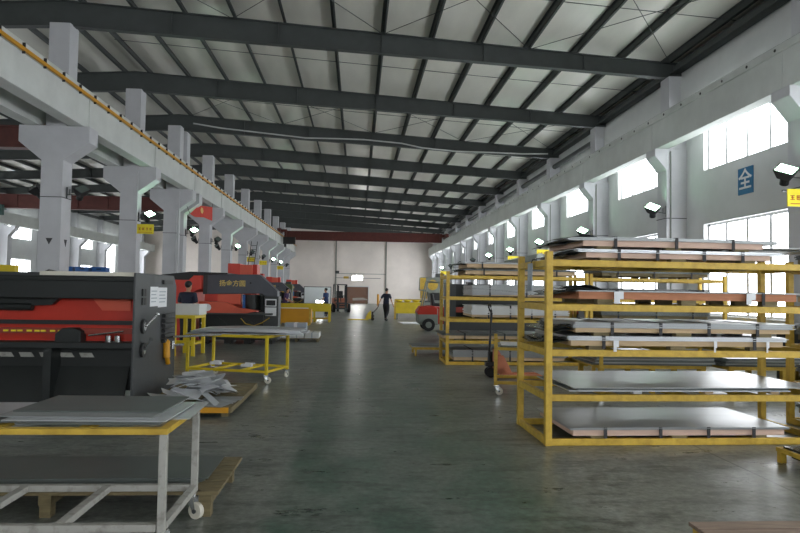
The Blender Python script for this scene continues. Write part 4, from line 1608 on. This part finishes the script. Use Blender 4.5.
# yellow cart between the racks
o = thing('sheet_cart', 'yellow sheet cart on white casters between the two racks', 'cart', (3.22, 10.75, 0), R(-12))
W, D, H = 1.75, .85, .80
hw, hd = W / 2, D / 2
for x in (-hw + .03, hw - .03):
    for y in (-hd + .03, hd - .03):
        MB().box(x - .028, x + .028, y - .028, y + .028, .16, H + (.16 if x < 0 else 0)).build('leg', 'yellow', o)
for nm, z in (('top_frame', H - .06), ('bottom_frame', .18)):
    f = MB()
    for y in (-hd + .03, hd - .03):
        f.box(-hw + .058, hw - .058, y - .025, y + .025, z, z + .05)
    for x in (-hw + .03, 0, hw - .03):
        f.box(x - .025, x + .025, -hd + .058, hd - .058, z, z + .05)
    f.build(nm, 'yellow', o)
for k, (x, y) in enumerate(((-hw + .05, -hd + .05), (hw - .05, -hd + .05), (-hw + .05, hd - .05), (hw - .05, hd - .05))):
    caster(o, x, y, .16, .062, .7 * k)
GK = 'sheets on the yellow cart between the racks'
steel_sheet('lower grey sheet on the yellow cart between the racks', (3.23, 10.73, .802), R(-12), 1.65, .80, .012, 'dark_sheet', GK)
steel_sheet('upper pale sheet on the yellow cart between the racks', (3.26, 10.75, .816), R(-10), 1.6, .78, .012, 'bright', GK)

# low stands with dark sheets behind the nearest rack
for k, (x, y, w, lab) in enumerate(((5.1, 11.3, 1.9, 'left'), (7.4, 11.2, 2.0, 'right'))):
    o = thing('low_stand', 'low yellow stand with dark sheets behind the nearest rack, %s one of two' % lab, 'stand', (x, y, 0), 0, 'low stands behind the nearest rack')
    for xx in (-w / 2 + .05, 0, w / 2 - .05):
        for yy in (-.5, .5):
            MB().box(xx - .04, xx + .04, yy - .04, yy + .04, 0, .42).build('leg', 'yellow', o)
    f = MB()
    for yy in (-.5, .5):
        f.box(-w / 2, w / 2, yy - .03, yy + .03, .42, .48)
    for xx in (-w / 2 + .03, w / 2 - .03):
        f.box(xx - .03, xx + .03, -.47, .47, .42, .48)
    f.build('frame', 'yellow', o)
    for q in range(5):
        steel_sheet('%s sheet of the pile on the %s low stand behind the nearest rack' % (['lowest', 'second', 'middle', 'fourth', 'topmost'][q], lab), (x + .04 * (q % 2), y - .03 * (q % 3), .481 + .03 * q), .02 * (q - 2), w + .2, 1.1, .028,
                    'dark_sheet' if q % 2 == 0 else 'galv', 'sheets on the low stands')

# yellow edged stand at the right edge, and the pallet at the bottom right
o = thing('low_platform', 'low yellow steel platform with dark sheets at the right edge', 'platform', (4.34, 5.0, 0))
f = MB()
f.box(0, 1.3, 1.36, 1.4, .11, .15)
f.box(0, 1.3, -.2, -.16, .11, .15)
f.box(0, .035, -.16, 1.36, .11, .15)
f.box(1.265, 1.3, -.16, 1.36, .11, .15)
f.box(.035, 1.265, .57, .62, .11, .148)
f.build('frame', 'yellow', o)
for x in (.035, 1.265):
    for y in (-.16, 1.36):
        MB().box(x - .03, x + .03, y - .03, y + .03, 0, .11).build('foot', 'yellow', o)
MB().box(.10, 1.24, -.12, 1.30, .060, .109).build('shade_slab', 'black', o)  # black slab standing in for the shadow under the platform
steel_sheet('dark sheet lying on the low yellow platform at the right edge', (5.0, 5.62, .151), .03, 1.2, 1.48, .02, 'film')
o = thing('wooden_pallet', 'wooden pallet with a yellow corner at the bottom right', 'pallet', (3.0, 3.89, 0))
for k in range(6):
    y = -.36 + k * .152
    MB().box(-.68, .75, y - .068, y + .068, .105, .13).build('deck_board', 'wood_brown', o)
for x in (-.62, .05, .7):
    MB().box(x - .045, x + .045, -.43, .44, 0, .105).build('stringer', 'yellow' if x < 0 else 'wood_old', o)


# ================================================================== PEOPLE
def skin_mesh(name, pts, edges, m, parent, sub=1, roots=(0,)):
    """pts: (x, y, z, rx, ry); one continuous surface grown around the edges."""
    me = bpy.data.meshes.new(name)
    me.from_pydata([p[:3] for p in pts], edges, [])
    o = bpy.data.objects.new('tmp', me)
    COL.objects.link(o)
    sk = o.modifiers.new('skin', 'SKIN')
    sk.use_smooth_shade = True
    for i, p in enumerate(pts):
        d_ = me.skin_vertices[0].data[i]
        d_.radius = (p[3], p[4])
        d_.use_root = (i in roots)
    su = o.modifiers.new('sub', 'SUBSURF')
    su.levels = sub
    su.render_levels = sub
    bpy.context.view_layer.update()
    out = bpy.data.meshes.new_from_object(o.evaluated_get(bpy.context.evaluated_depsgraph_get()))
    bpy.data.objects.remove(o)
    bpy.data.meshes.remove(me)
    out.materials.clear()
    out.materials.append(M[m])
    q = bpy.data.objects.new(name, out)
    COL.objects.link(q)
    q.parent = parent
    return q


def lerp(a, b, t):
    return tuple(a[i] + (b[i] - a[i]) * t for i in range(3))


def person(label, loc, rz, arms, legs, shirt, trousers, lean=0.0, look=0.0, s=1.0):
    """Faces local +Y. arms: per side (elbow, wrist); legs: per side (knee, ankle, toe)."""
    o = thing('person', label, 'person', loc, rz)
    L = lambda z, y=0.0: y + lean * (z - .95)
    P, E, RT = [], [], []

    def add(x, y, z, rx, ry=None, prev=None):
        P.append((x, y, z, rx, ry if ry else rx))
        if prev is not None:
            E.append((prev, len(P) - 1))
        return len(P) - 1
    pel = add(0, L(.96), .96, .128, .095)
    wai = add(0, L(1.10), 1.10, .130, .095, pel)
    che = add(0, L(1.28, .01), 1.28, .150, .110, wai)
    upc = add(0, L(1.40), 1.40, .120, .085, che)
    nek = add(0, L(1.475, .005), 1.475, .052, .052, upc)
    hy = L(1.55, .02)
    jaw = add(0, hy + .012, 1.545, .058, .066, nek)
    mid = add(0, hy + .008, 1.62, .076, .092, jaw)
    top = add(0, hy, 1.695, .058, .070, mid)
    add(0, hy + .118, 1.605, .012, .012, mid)                   # nose
    for sx in (-1, 1):
        add(sx * .088, hy - .004, 1.612, .012, .022, mid)       # ears
    hands = []
    for k, sx in enumerate((-1, 1)):
        sh = add(sx * .185, L(1.395), 1.395, .058, .058, upc)
        el, wr = arms[k]
        shp = (sx * .185, L(1.395), 1.395)
        m1 = lerp(shp, el, .5)
        a = add(*m1, .046, .046, sh)
        a = add(*el, .038, .038, a)
        m2 = lerp(el, wr, .45)
        a = add(*m2, .036, .036, a)
        a = add(*wr, .025, .025, a)
        d_ = (Vector(wr) - Vector(el)).normalized()
        pal = Vector(wr) + d_ * .075
        a = add(*pal, .036, .020, a)
        add(*(pal + d_ * .04), .034, .016, a)
        hands.append(pal)
        side = d_.cross(Vector((1, 0, 0)))
        if side.length < .2:
            side = d_.cross(Vector((0, 0, 1)))
        side.normalize()
        nrm = d_.cross(side).normalized()
        for f, ln in ((-.028, .066), (-.009, .078), (.010, .074), (.028, .058)):
            b = add(*(pal + side * f), .0095, .0095)
            RT.append(b)
            b = add(*(pal + side * f * 1.25 + d_ * .045), .0095, .0095, b)
            b = add(*(pal + side * f * 1.4 + d_ * (.045 + ln * .55) + nrm * .008 * -sx), .0088, .0088, b)
            add(*(pal + side * f * 1.4 + d_ * (.045 + ln) + nrm * .026 * -sx), .0075, .0075, b)
        b = add(*(Vector(wr) + d_ * .045), .011, .011)
        RT.append(b)
        b = add(*(Vector(wr) + d_ * .07 - side * .046), .0115, .0115, b)
        add(*(Vector(wr) + d_ * .125 - side * .066), .0095, .0095, b)
    LEG = []
    for k, sx in enumerate((-1, 1)):
        kn, an, toe = legs[k]
        hp = (sx * .095, 0, .90)
        a = add(*hp, .088, .088, pel)
        a = add(*lerp(hp, kn, .5), .075, .075, a)
        a = add(*kn, .055, .055, a)
        a = add(*lerp(kn, an, .4), .050, .050, a)
        a = add(*an, .036, .036, a)
        add(*toe, .034, .028, a)
        LEG.append((hp, kn, an, toe))
    body = skin_mesh('body', P, E, 'skin', o, 1, (0, *RT))
    # clothes
    P2, E2 = [], []

    def add2(x, y, z, rx, ry=None, prev=None):
        P2.append((x, y, z, rx, ry if ry else rx))
        if prev is not None:
            E2.append((prev, len(P2) - 1))
        return len(P2) - 1
    a = add2(0, L(.86), .86, .200, .162)
    a = add2(0, L(.96), .96, .196, .156, a)
    a = add2(0, L(1.10), 1.10, .182, .142, a)
    a = add2(0, L(1.28, .01), 1.28, .186, .140, a)
    u = add2(0, L(1.395), 1.395, .168, .118, a)
    add2(0, L(1.462), 1.462, .082, .076, u)
    for k, sx in enumerate((-1, 1)):
        shp = (sx * .185, L(1.395), 1.395)
        b = add2(*shp, .086, .082, u)
        b = add2(*lerp(shp, arms[k][0], .45), .076, .076, b)
        add2(*lerp(shp, arms[k][0], .85), .070, .070, b)
    skin_mesh('shirt', P2, E2, shirt, o, 1)
    P2, E2 = [], []
    r0 = add2(0, L(1.03), 1.03, .155, .120)
    r0 = add2(0, .0, .90, .165, .130, r0)
    for k in range(2):
        hp, kn, an, toe = LEG[k]
        b = add2(hp[0] * 1.05, 0, .79, .112, .112, r0)
        hp = (hp[0], hp[1], .82)
        b = add2(*lerp(hp, kn, .5), .108, .108, b)
        b = add2(*kn, .092, .092, b)
        b = add2(*lerp(kn, an, .5), .084, .084, b)
        add2(*lerp(kn, an, 1.0), .074, .074, b)
    skin_mesh('trousers', P2, E2, trousers, o, 1)
    for k in range(2):
        hp, kn, an, toe = LEG[k]
        sh = MB()
        c = Vector(lerp(an, toe, .45))
        dirv = Vector((toe[0] - an[0], toe[1] - an[1], toe[2] - an[2]))
        up = Vector((0, 0, 1))
        pts = [Vector(an) - dirv * .25 + Vector((0, 0, -.03)), Vector(lerp(an, toe, .5)) + Vector((0, 0, -.012)), Vector(toe) + dirv * .3]
        skin_mesh('shoe', [(*pts[0], .052, .048), (*pts[1], .058, .050), (*pts[2], .050, .036)], [(0, 1), (1, 2)], 'shoe', o, 1)
    h = MB()
    h.ball((0, hy - .016, 1.668), (.094, .112, .098), 18, 12)
    h.v = [(x, y - (.034 if z < 1.655 and y > hy + .02 else 0), max(z, 1.70 if y > hy + .055 else (1.575 if y < hy - .02 else 1.64))) for x, y, z in h.v]
    h.build('hair', 'hair', o, smooth=True)
    for sx in (-1, 1):
        MB().ball((sx * .032, hy + .086, 1.632), (.011, .008, .006), 8, 6).build('eye', 'eye', o, smooth=True)
    MB().ball((0, hy + .082, 1.566), (.022, .007, .005), 8, 6).build('mouth', 'wood_red', o, smooth=True)
    o.scale = (s, s, s)
    return o


stand = (((-.10, .02, .50), (-.11, -.02, .09), (-.13, .14, .035)), ((.10, .02, .50), (.11, -.02, .09), (.13, .14, .035)))
stride = (((-.10, .12, .50), (-.10, .22, .09), (-.10, .37, .045)), ((.10, .00, .50), (.10, -.30, .13), (.10, -.17, .04)))
fwd = (((-.25, .02, 1.12), (-.20, .25, 1.02)), ((.25, .02, 1.12), (.20, .25, 1.02)))
# the man walking to the right of the aisle, one arm back on the truck's handle
person('man in dark t-shirt and trousers walking across the aisle, pulling the yellow pallet truck', (1.62, 35.9, 0), R(-28),
       (((-.30, -.06, 1.14), (-.36, -.14, .93)), ((.29, .02, 1.13), (.33, .10, .92))), stride, 'navy', 'charcoal', 0.04, s=1.04)
person('worker in dark blue shirt standing at the whiteboard', (-1.98, 41.0, 0), R(62), fwd, stand, 'blue_cloth', 'charcoal', 0.03, s=1.02)
person('operator in dark clothes seen from behind at the red cabinet of the nearest punch press', (-4.80, 18.5, 0), R(-14), fwd, stand, 'navy', 'charcoal', 0.05, s=1.07)
person('worker in purple top bending behind the arm of the nearest punch press', (-4.05, 36.3, 0), R(-100), (((-.25, .10, 1.14), (-.18, .34, 1.0)), ((.25, .10, 1.14), (.18, .34, 1.0))), stand, 'purple', 'charcoal', 0.22)

# long dark steel cabinet against the right wall, seen through the nearest rack
o = thing('tool_locker', 'long dark locker against the right wall, seen through the nearest rack', 'locker', (8.75, 12.0, 0), R(90))
MB().box(-1.9, .35, -.35, .35, .05, 1.12).build('body', 'shear_grey', o)
MB().box(-1.93, .38, -.37, .37, 1.12, 1.16).build('top', 'steel', o)
MB().box(-1.85, .3, -.3, .3, 0, .05).build('plinth', 'black', o)
for k in range(3):
    q = MB().box(-1.86 + .74 * k, -1.16 + .74 * k, .35, .37, .1, 1.08).build('door', 'shear_dark', o)
    MB().box(-1.24 + .74 * k, -1.2 + .74 * k, .37, .40, .5, .68).build('handle', 'chrome', q)
